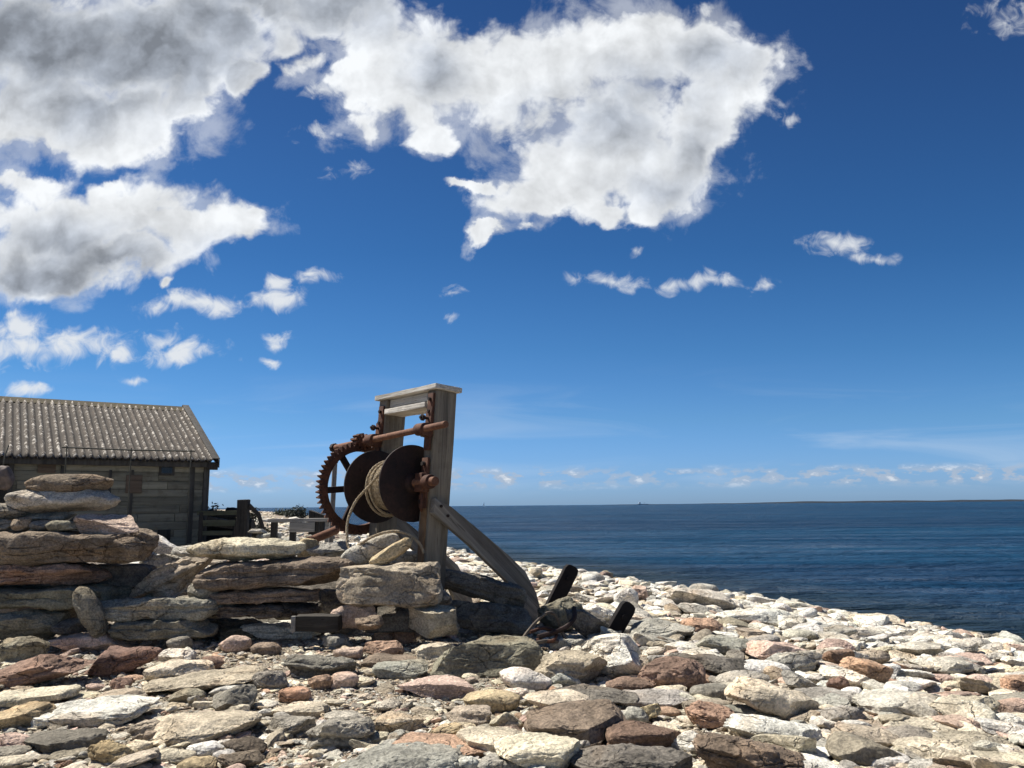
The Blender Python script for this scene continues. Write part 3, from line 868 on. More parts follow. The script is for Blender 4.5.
c = k.mix(k.ramp(hs.outputs[1], .7, 1, 0, .7), c, (.45, .41, .34))
c = k.mix(k.ramp(hs.outputs[2], .8, 1, 0, .6), c, (.42, .26, .18))
k.t.links.new(c, b.inputs['Base Color']); b.inputs['Roughness'].default_value = .95; b.inputs['Specular IOR Level'].default_value = .2
h = k.math('ADD', k.math('MULTIPLY', vo.outputs['Distance'], -1.0), k.math('MULTIPLY', vo2.outputs['Distance'], -.5))
bump(k, b, k.math('ADD', h, k.math('MULTIPLY', n2, .6)), 1.0, .025)
tag(link('ground', mesh_np('ground', V, F), m), kind='structure')

# sea: one flat sheet with wave bump
rings = np.concatenate([np.geomspace(3, 60, 60), np.geomspace(66, 40000, 50)])
th = np.radians(np.linspace(-100, 100, 121))
V = np.stack([np.outer(rings, np.sin(th)).ravel(), np.outer(rings, np.cos(th)).ravel(), np.full(len(rings) * len(th), SEA_Z)], 1)
idx = np.arange(len(V)).reshape(len(rings), len(th))
F = np.stack([idx[:-1, :-1].ravel(), idx[:-1, 1:].ravel(), idx[1:, 1:].ravel(), idx[1:, :-1].ravel()], 1)[:, ::-1]
m, k, b = new_mat('sea_water')
tc = k.n('ShaderNodeTexCoord'); v = tc.outputs['Object']
def stretched(sx, sy, rot):
    mp = k.n('ShaderNodeMapping'); mp.inputs['Rotation'].default_value = (0, 0, rot); k.t.links.new(v, mp.inputs['Vector'])
    m2 = k.n('ShaderNodeMapping'); m2.inputs['Scale'].default_value = (sx, sy, 1); k.t.links.new(mp.outputs[0], m2.inputs['Vector'])
    return m2.outputs[0]
w1 = k.noise(stretched(.7, 1.5, .15), 1.0, 5, .62, .35)
w2 = k.noise(stretched(2.6, 5.0, -.1), 1.0, 4, .6, .3)
w0 = k.noise(stretched(.17, .42, .08), 1.0, 4, .6, .3)
w3 = k.noise(stretched(.02, .12, .1), 1.0, 4, .6, .5)
w4 = k.noise(stretched(.004, .03, .03), 1.0, 3, .6, .5)
c = k.mix(k.ramp(w3, .35, .68), (.005, .040, .092), (.008, .060, .125))
wp1 = k.noise(stretched(.035, .2, .06), 1.0, 6, .62, .4); wp2 = k.noise(stretched(.16, .75, .1), 1.0, 5, .6, .3)
wp3 = k.noise(stretched(.06, .42, .12), 1.0, 5, .6, .3)
spec = k.math('MULTIPLY', k.math('MULTIPLY', k.ramp(wp1, .4, .6, .55, 1.5), k.ramp(wp2, .38, .62, .35, 1.8)), k.ramp(wp3, .4, .6, .45, 1.7))
k.set(b.inputs['Specular IOR Level'], k.math('MULTIPLY', spec, .24))
c = k.mix(k.ramp(w4, .4, .66, 0, .6), c, (.003, .015, .045))
sx = k.n('ShaderNodeSeparateXYZ', i_0=v)
sd = k.math('ADD', k.math('MULTIPLY_ADD', sx.outputs[0], .928, -6.01), k.math('MULTIPLY_ADD', sx.outputs[1], .373, -3.9))
c = k.mix(k.ramp(sd, .3, 5.5, .85, 0), c, (.016, .023, .019))
k.t.links.new(c, b.inputs['Base Color']); b.inputs['Roughness'].default_value = .40
b.inputs['IOR'].default_value = 1.33
hgt = k.math('ADD', k.math('ADD', k.math('MULTIPLY', w1, 1.0), k.math('MULTIPLY', w2, .28)), k.math('MULTIPLY', w0, 2.6))
bump(k, b, hgt, 1.0, 1.3)
tag(link('sea', mesh_np('sea', V, F), m), kind='structure')

# far coast on the right half of the horizon: low wooded land
def coast(name, u0, u1, D, hmax, seed, n=160):
    xs = np.linspace(u0, u1, n) * D
    t = np.linspace(0, 1, n)
    h = hmax * np.clip(np.minimum(t, 1 - t) * 5, 0, 1) * (.7 + .5 * fbm(np.stack([t * 14, 0 * t, 0 * t], 1), 4, seed))
    V = []
    for j, (dy, f) in enumerate(((0, 0), (40, .75), (300, 1.0), (900, .6), (1400, 0))):
        V.append(np.stack([xs, D + dy + 0 * xs, SEA_Z - .5 + h * f], 1))
    V = np.vstack(V); idx = np.arange(len(V)).reshape(5, n)
    F = np.stack([idx[:-1, :-1].ravel(), idx[:-1, 1:].ravel(), idx[1:, 1:].ravel(), idx[1:, :-1].ravel()], 1)
    return mesh_np(name, V, F)
mc = plain_mat('hazed_woodland', (.006, .014, .026), .95, .3, .02)  # blue of the distant air is put into the woodland colour
tag(link('far_coast', coast('far_coast', .24, .95, 7000, 21, 3), mc), kind='structure')
tag(link('far_coast', coast('far_coast', .10, .34, 9000, 9, 8), mc), kind='structure')

# ------------------------------------------------------------------ fishing hut
HT = radians(34)
HX = np.array([cos(HT), sin(HT)]); HY = np.array([-sin(HT), cos(HT)])
E_ = at(218, 462, 19.0)
HO = E_[:2] - .16 * HX + .28 * HY
HZ = ground1(*HO) - .05
def hut_local(px, py, axis, val):
    d = ray(px, py)
    A = HX if axis == 0 else HY
    t = (val - (CAM[:2] - HO) @ A) / (d[:2] @ A)
    p = CAM + d * t
    return (p[:2] - HO) @ HX, (p[:2] - HO) @ HY, p[2] - HZ
_, RY, RZ = hut_local(187, 409.5, 0, .16)
EZ = E_[2] - HZ
print('HUT', HO, 'eave', EZ, 'ridge', RY, RZ, 'wall corner px', pix((HO[0], HO[1], HZ)), pix((HO[0], HO[1], 2)))
hut = empty('fishing_hut', (HO[0], HO[1], HZ), (0, 0, HT))
tag(hut, 'old low wooden fishing hut with a corrugated lichened roof', 'hut')
LEN = 9.0
wall_top = EZ + .05
sl = (RZ - EZ) / (RY + .28)          # roof slope
# boarded front: planks of odd lengths, one course above another
mb = MB(); z = 0.0; row = 0
random.seed(5)
while z < wall_top - .02:
    hgt = random.choice((.17, .19, .21)); z1 = min(z + hgt, wall_top)
    x = -LEN
    while x < -.1:
        x1 = min(x + random.choice((1.1, 1.6, 2.2, 2.9, .8)), -.1)
        if -.1 - x1 < .35: x1 = -.1
        yo = random.uniform(-.008, .008)
        mb.box(x + .004, x1 - .004, -.03 + yo, .02, z + .006, z1 - .004, bev=.004)
        x = x1
    z = z1
body = mb.build('wall', M_HUTWOOD, hut)
mb = MB()
gp = [(.03, 0), (2 * RY - .03, 0), (2 * RY - .03, wall_top), (RY, RZ - .1), (.03, wall_top)]
mb.prism(gp, 0, -.12, -.02); mb.prism(gp, 0, -LEN, -LEN + .1)
mb.box(-LEN + .1, -.12, 2 * RY - .1, 2 * RY - .03, 0, wall_top)
mb.box(-LEN + .1, -.12, .022, .06, 0, wall_top - .01)
mb.build('inner_wall', M_HUTWOOD, hut)
MB().box(-.1, .035, -.055, .03, 0, wall_top + .02, bev=.006).build('corner_board', M_TRIM, hut)
MB().box(-.42, -.3, -.05, -.034, .25, wall_top - .02, bev=.004).build('batten', M_TRIM, hut)
# vertical battens and boards patched on, window, door
def hx(px, py): return hut_local(px, py, 1, -.05)
for (px, py, w_, h_) in ((134, 484, .34, .42), (47, 466, .34, .3)):
    x, _, z = hx(px, py)
    MB().box(x - w_ / 2, x + w_ / 2, -.062, -.042, z - h_ / 2, z + h_ / 2, bev=.003).build('reddish_board', M_HUTPATCH, hut)
for (px, y0, y1) in ((128, 470, 545), (60, 466, 500), (108, 470, 510)):
    x, _, z0 = hx(px, y1); _, _, z1 = hx(px, y0)
    MB().box(x - .03, x + .03, -.06, -.042, max(z0, .02), z1, bev=.003).build('batten', M_TRIM, hut)
x, _, z = hx(167, 467)
wf = MB().box(x - .17, x + .17, -.06, -.036, z - .2, z + .2, bev=.004).build('window', M_TRIM, hut)
MB().box(x - .12, x + .12, -.068, -.0605, z - .15, z + .15).build('pane', plain_mat('dark_pane', (.008, .009, .01), .25, .1), wf)
x, _, z = hx(164, 535)
MB().box(x - .14, x + .14, -.058, -.04, z - .12, z + .12, bev=.003).build('vent', M_DARKWOOD, hut)
x0, _, z1 = hx(-40, 462); x1, _, _ = hx(9, 470)
dr = MB().box(x0, x1, -.07, -.045, .02, min(z1, wall_top - .02), bev=.004).build('doorway', M_DARKWOOD, hut)  # dark box stands in for the unlit opening of the doorway
MB().box(x1, x1 + .09, -.085, -.04, .02, wall_top - .01, bev=.005).build('door_frame', M_TRIM, hut)
# corrugated roof: real corrugations along the slope
def corrug(sgn):
    nx = int((LEN + .32) / .022); ns = 14
    xs = np.linspace(-LEN - .15, .15, nx)
    V = []
    for j in range(ns + 1):
        t = j / ns
        step = .014 * ((t * 3) % 1)                      # three overlapping courses of sheets
        y = (-.30) + t * (RY + .30)
        zz = EZ + sl * (y + .28) + .036 * np.sin(xs * 2 * pi / .152) + .022 - step
        zz = zz + .008 * vnoise(np.stack([xs * 1.5, 0 * xs + t * 4, 0 * xs], 1), 3)
        yy = y if sgn > 0 else 2 * RY - y
        V.append(np.stack([xs, 0 * xs + yy, zz], 1))
    V = np.vstack(V); idx = np.arange(len(V)).reshape(ns + 1, nx)
    F = np.stack([idx[:-1, :-1].ravel(), idx[:-1, 1:].ravel(), idx[1:, 1:].ravel(), idx[1:, :-1].ravel()], 1)
    return V, F if sgn > 0 else F[:, ::-1]
V1, F1 = corrug(1); V2, F2 = corrug(-1)
m, k, b = new_mat('lichened_corrugated_sheet')
v = coords(k, randomize=False)
n1 = k.noise(v, 9, 8, .75, .3); n2 = k.noise(v, 2.2, 5, .6); n3 = k.noise(v, 40, 4, .7)
ge = k.n('ShaderNodeSeparateXYZ', i_0=v)
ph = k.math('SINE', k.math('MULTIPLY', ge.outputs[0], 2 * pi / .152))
c = k.mix(k.ramp(n2, .3, .7), (.05, .038, .028), (.095, .073, .053))
c = k.mix(k.ramp(n3, .4, .7, 0, .5), c, (.05, .042, .036))
# pale lichen grows in flecks on the crests
lm = k.ramp(k.math('ADD', n1, k.math('MULTIPLY', ph, .03)), .55, .6, 0, .95)
c = k.mix(k.ramp(ph, .2, -.7, 0, .62), c, (.02, .016, .013))  # troughs darkened in the colour, as dirt, deepening the shade between crests
c = k.mix(k.math('MULTIPLY', lm, k.ramp(ph, -.6, .1)), c, (.5, .46, .40))
k.t.links.new(c, b.inputs['Base Color']); b.inputs['Roughness'].default_value = .92
bump(k, b, k.math('ADD', n1, n3), .5, .01)
roof = link('roof', mesh_np('roof', np.vstack([V1, V2]), np.vstack([F1, F2 + len(V1)])), m, hut)
sm = roof.modifiers.new('thick', 'SOLIDIFY'); sm.thickness = .012; sm.offset = -1
mcap = rust_mat('lichened_ridge', (.10, .085, .06), (.17, .14, .085), (.24, .18, .07), .6, .9)
mb = MB()
mb.prism([(RY - .17, RZ - .07), (RY, RZ + .075), (RY + .17, RZ - .07), (RY + .15, RZ - .09), (RY, RZ + .04), (RY - .15, RZ - .09)], 0, -LEN - .15, .15)
mb.rough(3, .012, 3).build('ridge_cap', mcap, roof)
# verge boards on the right gable
for s in (1, -1):
    def yy(y): return y if s > 0 else 2 * RY - y
    mb = MB()
    mb.prism([(yy(-.34), EZ - .14), (yy(-.34), EZ + .045), (RY, RZ + .10), (RY, RZ - .10)], 0, .155, .185, bev=.004)
    mb.prism([(yy(-.30), EZ + .06), (yy(-.30), EZ + .085), (RY, RZ + .128), (RY, RZ + .105)], 0, .03, .20, bev=.004)
    mb.build('verge_board', M_TRIM, hut)
MB().box(-LEN, .15, -.22, -.14, EZ - .13, EZ - .0, bev=.006).build('eave_board', M_TRIM, hut)
MB().box(-.06, .16, -.30, -.24, EZ - .19, EZ - .03, bev=.006).build('rafter_end', M_DARKWOOD, hut)
# thin pole rack before the hut
rk = empty('pole_rack', (HO[0] + HX[0] * -2 - HY[0] * .8, HO[1] + HX[1] * -2 - HY[1] * .8, HZ), (0, 0, HT))
tag(rk, 'thin upright pole rack standing in front of the hut wall', 'rack')
ro = -.8
def rkx(px): return hut_local(px, 470, 1, ro)[0] + 2
zt = hut_local(130, 448, 1, ro)[2]
mthin = plain_mat('grey_pole', (.07, .068, .052), .8, .3)
for px in (65, 130, 190):
    x = rkx(px); MB().tube([(x, 0, -.05), (x + .01, 0, zt * .5), (x, 0, zt)], .013, 8).build('pole', mthin, rk)
MB().tube([(rkx(60), 0, zt - .03), (rkx(130), .01, zt - .045), (rkx(194), 0, zt - .03)], .016, 8).build('crossbar', mthin, rk)

# round stone float seen at the left edge
p = at(2, 478, 16.0)
V, F = stone_verts((.42, .38, .5), 77, 'p', 5)
o = link('fishing_float', mesh_np('fishing_float', V, F), plain_mat('float_brown', (.13, .10, .085), .8)); o.location = (p[0], p[1], p[2] - .25)
mb = MB().tube([(0, 0, .45), (.02, 0, .7), (0, .12, .92)], .012, 6); mb.build('hanging_cord', mthin, o)
tag(o, 'brown rounded float hanging before the dark hut door at the left edge', 'float')

# ------------------------------------------------------------------ things behind, between hut and winch
def at_ground(px, D):
    d = ray(px, 500); x = CAM[0] + d[0] / d[1] * D
    return x, D, ground1(x, D)
# dark timber rack
x, y, z = at_ground(222, 18.5)
tr = empty('timber_rack', (x, y, z)); tag(tr, 'dark old timber rack with boards, right beside the hut corner', 'rack')
s_ = 18.5 / FPX
def up(py): return at(222, py, 18.5)[2] - z
for zz, hh, w0, w1 in ((up(513), .10, -.55, .42), (up(523), .14, -.5, .35), (up(533), .10, -.52, .45)):
    MB().box(w0, w1, -.04, .02, zz - hh / 2, zz + hh / 2, bev=.006).rough(2, .015, 4, int(zz * 100)).build('board', wood_mat('mossy_board', 0, (.05, .055, .035), (.09, .09, .06), scale=.6), tr)
MB().box(.38, .62, -.09, .12, -.05, up(500), bev=.02).rough(3, .02, 5).build('post', M_DARKWOOD, tr)
MB().box(-.5, -.4, -.05, .06, -.05, up(512), bev=.01).build('post', M_DARKWOOD, tr)
MB().bar((.25, -.1, 0), (.5, -.05, up(508)), .06, .09, bev=.01).build('strut', M_DARKWOOD, tr)
MB().bar((-.35, .1, up(520)), (.4, .15, up(527)), .3, .2, bev=.03).rough(2, .03, 4).build('crossbeam', M_DARKWOOD, tr)
MB().tube([(.62, 0, up(505)), (.85, .05, up(515)), (.95, .1, up(530)), (1.0, .1, 0)], .05, 8).build('strut', M_DARKWOOD, tr)
# heap of old dark timbers behind it
for i_, (dx, zc, r_, ln, yw, lab) in enumerate(((-.1, .2, .2, 1.5, .15, 'thick dark log at the bottom of the heap beside the hut'), (.1, .55, .15, 1.3, -.12, 'dark log lying crosswise on the heap beside the hut'),
                                      (-.25, .83, .11, 1.0, .3, 'thin dark log on top of the heap beside the hut'), (.3, .88, .10, .7, -.5, 'short dark log tilted on top of the heap beside the hut'))):
    X_, Y_, Z_ = at_ground(226, 20.3 + .18 * (i_ % 2))
    lg = MB().tube([(-ln / 2, 0, 0), (-ln / 4, .01, .02), (ln / 4, -.01, .01), (ln / 2, 0, .0)], [r_, r_ * 1.05, r_ * .97, r_ * .9], 14).rough(1, .03, 4, i_).build('old_log', M_DARKWOOD)
    lg.location = (X_ + dx, Y_, Z_ + zc); lg.rotation_euler = (0, .1 * (i_ - 1.5), yw)
    tag(lg, lab, 'log', 'old timbers heaped beside the hut')
# bush behind it: many small leaves and dry stems
def leaf_bush(name, loc, rx, ry, rz, n, col, label, seed, leaf=.042):
    rng = np.random.default_rng(seed)
    V = []; F = []
    cl = rng.normal(size=(26, 3)) * np.array([rx, ry, rz]) * .5; cl[:, 2] = np.abs(cl[:, 2]) + .1 * rz
    for i in range(n):
        c = cl[rng.integers(26)] + rng.normal(size=3) * np.array([rx, ry, rz]) * .17
        c[2] = abs(c[2])
        a, b_ = rng.normal(size=3), rng.normal(size=3); a /= np.linalg.norm(a); b_ -= a * (a @ b_); b_ /= np.linalg.norm(b_)
        L = leaf * rng.uniform(.6, 1.5)
        k_ = len(V); V += [c - a * L, c + b_ * L * .45, c + a * L, c - b_ * L * .45]; F.append((k_, k_ + 1, k_ + 2, k_ + 3))
    o = empty(name, loc); tag(o, label, 'bush')
    m_, kk, bb = new_mat('bush_leaf')
    ge_ = kk.n('ShaderNodeNewGeometry'); t = kk.ramp(ge_.outputs['Random Per Island'], 0, 1, .55, 1.5)
    kk.t.links.new(kk.mix(1.0, tuple(col), kk.n('ShaderNodeCombineColor', i_0=t, i_1=t, i_2=t).outputs[0], 'MULTIPLY'), bb.inputs['Base Color']); bb.inputs['Roughness'].default_value = .8
    link('foliage', mesh_np('foliage', V, F, False), m_, o)
    mb = MB()
    for c in cl: mb.tube([(c[0] * .2, c[1] * .2, -.05), (c[0] * .6, c[1] * .6, c[2] * .6), (c[0], c[1], c[2] * 1.1 + .05)], [.012, .009, .004], 5)
    mb.build('stem', plain_mat('bush_stem', (.07, .05, .035)), o)
for px, D_, ytop, rx, col, label, sd in ((232, 22, 498, .6, (.05, .045, .028), 'low dry olive bush behind the dark timber rack', 1), (212, 22, 500, .5, (.075, .05, .035), 'low brownish bush behind the timber rack, next to the hut', 2),
                                    (250, 27, 503, .35, (.05, .05, .03), 'small dark bush just right of the timber rack post', 3)):
    x, y, z = at_ground(px, D_); h_ = at(px, ytop, D_)[2] - z
    leaf_bush('bush', (x, y, z), rx, .5, h_ * .55, 6000, col, label, sd)
x, y, z = at_ground(300, 95)
leaf_bush('bush', (x, y, z), 1.6, 1, 1.05, 1200, (.03, .04, .03), 'distant dark bush on the shingle ridge, right of the bench', 9, .12)
x, y, z = at_ground(288, 110)
leaf_bush('bush', (x, y, z), 2.2, 1, .75, 1200, (.06, .07, .04), 'distant low green bush on the shingle ridge, above the bench', 10, .12)

# stacked flat stones of the old wall behind the bench
GF = 'flat stones piled behind the bench'
random.seed(9)
names_ = ['bottom', 'second', 'third', 'fourth', 'top']
for col_, (px, D_) in enumerate(((262, 17.5), (276, 18), (291, 18.5))):
    x, y, z = at_ground(px, D_); zz = z - .03
    for kk_ in range((5, 4, 4)[col_]):
        w_, h_ = random.uniform(.34, .6), random.uniform(.09, .16)
        V, F = stone_verts((w_, .4, h_), 700 + col_ * 10 + kk_, 's', 4)
        o = link('piled_stone', mesh_np('piled_stone', V, F), M_STONE)
        o.location = (x + random.uniform(-.09, .09), y, zz - .01); zz += h_ * .92
        o.color = tuple(PAL[random.choice(('lgrey', 'grey', 'pale', 'green'))]) + (.4,)
        tag(o, f"{names_[kk_]} flat stone of the {('left', 'middle', 'right')[col_]} pile behind the bench, beyond the wall", 'stone', GF)
# bench
x, y, z = at_ground(301, 13.5)
bz = at(300, 518.5, 13.5)[2] - z
bn = empty('plank_bench', (x, y, z), (0, 0, radians(8))); tag(bn, 'low grey plank bench behind the wall, left of the winch', 'bench')
hw = 30 * 13.5 / FPX
MB().box(-hw, hw * 1.05, -.16, .16, bz - .055, bz, bev=.006).rough(2, .006, 5).build('bench_top', M_GREYWOOD, bn)
MB().box(-hw * .3, hw * .5, -.175, -.165, bz - .22, bz - .06, bev=.003).build('apron', M_GREYWOOD, bn)
for sx in (-.82, -.22, .52, .9):
    MB().box(sx * hw - .045, sx * hw + .045, -.12, .1, -.05, bz - .057, bev=.006).build('leg', M_DARKWOOD if sx < .6 else M_GREYWOOD, bn)
# small dark box beyond the bench
x, y, z = at_ground(318, 30)
bx = empty('dark_crate', (x, y, z)); tag(bx, 'small dark crate far behind the bench near the gear wheel', 'crate')
zt_ = at(318, 510, 30)[2] - z
MB().prism([(-.28, 0), (.3, 0), (.3, zt_ * .8), (-.28, zt_)], 1, -.2, .2, bev=.02).build('crate_body', M_DARKWOOD, bx)
MB().box(-.31, .33, -.23, .23, zt_ * .55, zt_ * .62, bev=.01).build('batten', M_DARKWOOD, bx)

# ------------------------------------------------------------------ the boat winch
# local X: away to the sea, local Y: along the frame to the far post; the frame leans by a few degrees
WAZ, WLE = radians(40), radians(4.2)
Rz = np.array([[cos(WAZ), -sin(WAZ), 0], [sin(WAZ), cos(WAZ), 0], [0, 0, 1]])
Ry = np.array([[cos(WLE), 0, sin(WLE)], [0, 1, 0], [-sin(WLE), 0, cos(WLE)]])
WM = Rz @ Ry
c0 = at(437, 389, 6.3); WH = c0[2] / WM[2, 2]
WO = c0 - WM @ np.array([0, 0, WH])
def wl(px, py, ax, val):
    d = WM.T @ ray(px, py); o_ = WM.T @ (CAM - WO); return o_ + d * ((val - o_[ax]) / d[ax])
wn = empty('boat_winch', WO, (0, WLE, WAZ))
tag(wn, 'tall grey timber boat winch with rusty gear wheel and rope drum', 'winch')
PX, PT, FL = .20, .13, .90          # post width (X), post thickness (Y), frame length
MB().box(0, PX, 0, PT, -.1, WH - .002, bev=.008).rough(4, .006, 6, 3).build('post', M_POST, wn)
MB().box(0, PX, FL - PT, FL, -.1, WH - .002, bev=.008).rough(4, .006, 6, 5).build('post', M_POST, wn)
MB().box(-.035, PX + .03, -.03, FL + .03, WH, WH + .042, bev=.006).rough(3, .005, 5, 8).build('top_plank', M_PLANK, wn)
MB().box(.03, PX - .01, PT + .003, FL - PT - .003, WH - .075, WH - .004, bev=.005).build('header_beam', M_PLANK, wn)
MB().box(-.022, PX - .03, PT + .003, FL - PT - .003, WH - .14, WH - .092, bev=.006).rough(3, .004, 5, 9).build('cross_rail', M_PLANK, wn)
# braces: sawn curved boards on the outer faces, going down towards the sea
bo = [(434, 498), (450, 507), (479, 531), (508, 556), (524, 571), (535, 593), (541, 616), (528, 628), (518, 598), (506, 580), (469, 545), (440, 520), (432, 513)]
BO = [wl(px, py, 1, -.04)[[0, 2]] for px, py in bo]
for y0 in (-.06, FL + .005):
    mb = MB().prism([tuple(q) for q in BO], 1, y0, y0 + .055, bev=.006)
    bb_ = mb.build('brace', M_BRACE, wn)
    mb = MB(); mb.cyl((.07, y0 - .012, BO[0][1] - .06), (.07, y0 + .004, BO[0][1] - .06), .012, seg=8); mb.cyl((.14, y0 - .012, BO[0][1] - .13), (.14, y0 + .004, BO[0][1] - .13), .012, seg=8)
    mb.build('bolt_head', M_RUST_DARK, bb_)
# iron straps on the front faces of the posts
SX = -.012
for y0, za, zb_ in ((.015, WH - .03, WH - .34), (FL - PT + .02, WH - .06, WH - .36)):
    mb = MB().box(SX - .01, -.001, y0, y0 + .075, zb_, za, bev=.003)
    sp = mb.rough(2, .003, 12).build('iron_strap', M_RUST, wn)
    for zz in (za - .05, za - .15):
        MB().cyl((SX - .03, y0 + .037, zz), (SX - .008, y0 + .037, zz), .015, seg=6).build('bolt_head', M_RUST_DARK, sp)
    mb = MB(); mb.cyl((SX - .1, y0 + .037, zb_ + .1), (SX - .005, y0 + .037, zb_ + .1), .011, seg=8); mb.cyl((SX - .085, y0 + .037, zb_ + .1), (SX - .06, y0 + .037, zb_ + .1), .026, seg=6)
    mb.build('nut', M_RUST_DARK, sp)
MB().box(-.016, -.001, .02, .09, .3, WH - .62, bev=.003).build('rusty_batten', wood_mat('rust_stained_batten', 2, (.18, .11, .06), (.27, .17, .09), (.08, .04, .02), .5), wn)
# pinion shaft
SHX = -.085
ps = wl(423, 429, 0, SHX); pe = wl(446, 423.5, 0, SHX); pf = wl(333, 448, 0, SHX)
sz = lambda y: ps[2] + (pf[2] - ps[2]) * (y - ps[1]) / (pf[1] - ps[1])
print('WINCH shaft', ps, pe, pf, 'WH', WH, 'O', WO)
sh = MB().cyl((SHX, pe[1], sz(pe[1])), (SHX, pf[1], sz(pf[1])), .027, seg=24, bev=.004).rough(0, .002, 9).build('pinion_shaft', M_RUST_ORANGE, wn)
for yb in (.055, FL - .06):
    mb = MB().cyl((SHX, yb - .055, sz(yb)), (SHX, yb + .055, sz(yb)), .05, seg=28, bev=.008)
    mb.box(SHX + .02, -.002, yb - .045, yb + .045, sz(yb) - .055, sz(yb) + .055, bev=.006)
    mb.box(-.03, -.0125, yb - .04, yb + .04, sz(yb) - .16, sz(yb) + .16, bev=.005)
    mb.build('bearing', M_RUST, wn)
GY = FL + .13                                     # gear plane, outside the far post
pin = MB().cyl((SHX, pf[1] + .0, sz(pf[1])), (SHX, pf[1] - .05, sz(pf[1])), .043, seg=8, bev=.006).build('shaft_collar', M_RUST_DARK, wn)
mb = MB(); PR = .05
mb.cyl((SHX, GY - .06, sz(GY)), (SHX, GY + .06, sz(GY)), PR, seg=22)
for i in range(11):
    a = 2 * pi * i / 11; ca, sa = cos(a), sin(a)
    mb.bar((SHX + ca * (PR + .012), GY - .055, sz(GY) + sa * (PR + .012)), (SHX + ca * (PR + .012), GY + .055, sz(GY) + sa * (PR + .012)), .017, .03, up=(ca, 0, sa))
mb.build('pinion_gear', M_RUST, wn)
# drum axle, flanges, gear wheel
AX = -.055
a0 = wl(437, 481, 0, AX); a1 = wl(371, 487, 0, AX)
az = lambda y: a0[2] + (a1[2] - a0[2]) * (y - a0[1]) / (a1[1] - a0[1])
print('axle', a0, a1, 'gear centre', az(GY), 'pix', pix(WO + WM @ np.array([AX, GY, az(GY)])))
AZ = (az(.2) + az(.8)) / 2
ad = (az(1.0) - az(0.0))
def axp(y): return (AX, y, az(y))
MB().cyl(axp(a0[1] + .02), axp(GY + .1), .036, seg=24, bev=.005).build('axle', M_RUST_ORANGE, wn)
MB().cyl(axp(-.09), axp(-.02), .056, seg=28, bev=.008).build('axle_collar', M_RUST, wn)
for yb in (.055, FL - .06):
    mb = MB()
    mb.box(-.085, -.002, yb - .05, yb + .05, az(yb) - .075, az(yb) + .075, bev=.012)
    mb.box(-.034, -.0135, yb - .042, yb + .042, az(yb) - .2, az(yb) + .2, bev=.006)
    be = mb.build('axle_bearing', M_RUST, wn)
    for dz in (-.15, .15):
        MB().cyl((-.06, yb, az(yb) + dz), (-.03, yb, az(yb) + dz), .019, seg=6).build('bolt_head', M_RUST_DARK, be)
# hasp hanging below the near bearing
MB().tube([(-.06, .02, az(0) - .09), (-.075, .0, az(0) - .13), (-.07, .0, az(0) - .2), (-.05, .03, az(0) - .22), (-.045, .06, az(0) - .18), (-.05, .06, az(0) - .1)], .011, 8).build('hasp', M_RUST, wn)
def disc(y, r, th, name, mat):
    mb = MB().cyl(axp(y - th / 2), axp(y + th / 2), r, seg=96, bev=.004)
    o_ = mb.build(name, mat, wn)
    return o_
FR = .308
f1y, f2y = PT + .045, FL - PT - .03
for yf, s in ((f1y, -1), (f2y, 1)):
    fo = disc(yf, FR, .016, 'drum_flange', M_RUST_DARK)
    MB().cyl(axp(yf + s * .008), axp(yf + s * .04), .085, .06, seg=28, bev=.004).build('hub', M_RUST_DARK, fo)
    mb = MB()
    for i in range(6):
        a = i * pi / 3 + .4; c_, s_ = cos(a), sin(a)
        q = np.array(axp(yf)) + np.array([c_ * .2, 0, s_ * .2])
        mb.cyl(q + np.array([0, -.014, 0]), q + np.array([0, .014, 0]), .012, seg=8)
    mb.build('rivet', M_RUST_DARK, fo)
MB().cyl(axp(f1y), axp(f2y), .085, seg=40).build('drum', M_RUST_DARK, wn)
# gear wheel: toothed rim, six spokes, hub
GR, NT_ = .372, 54
gz = az(GY)
mb = MB()
n = NT_ * 6
prof = []
outer = []
for i in range(n):
    a = 2 * pi * i / n; ph = i % 6
    r = GR + (.036 if ph in (2, 3) else .018 if ph in (1, 4) else 0.0)
    outer.append((a, r))
y0, y1, ri = GY - .032, GY + .032, GR - .05
bm = mb.bm
rings = []
for yv in (y0, y1):
    rings.append(([bm.verts.new((AX + cos(a) * r, yv, gz + sin(a) * r)) for a, r in outer], [bm.verts.new((AX + cos(a) * ri, yv, gz + sin(a) * ri)) for a, r in outer]))
for i in range(n):
    j = (i + 1) % n
    (o0, i0), (o1, i1) = rings
    bm.faces.new((o0[i], o0[j], o1[j], o1[i])); bm.faces.new((i0[i], i1[i], i1[j], i0[j]))
    bm.faces.new((o0[i], i0[i], i0[j], o0[j])); bm.faces.new((o1[i], o1[j], i1[j], i1[i]))
gw = mb.build('gear_wheel', M_RUST, wn, angle=25)
for i in range(6):
    a = radians(8 + 60 * i); c_, s_ = cos(a), sin(a)
    MB().bar((AX + c_ * .05, GY, gz + s_ * .05), (AX + c_ * (ri + .005), GY, gz + s_ * (ri + .005)), .03, .055, bev=.006, up=(-s_, 0, c_)).build('spoke', M_RUST_DARK, gw)
MB().cyl((AX, GY - .06, gz), (AX, GY + .06, gz), .075, seg=32, bev=.006).build('hub', M_RUST_DARK, gw)

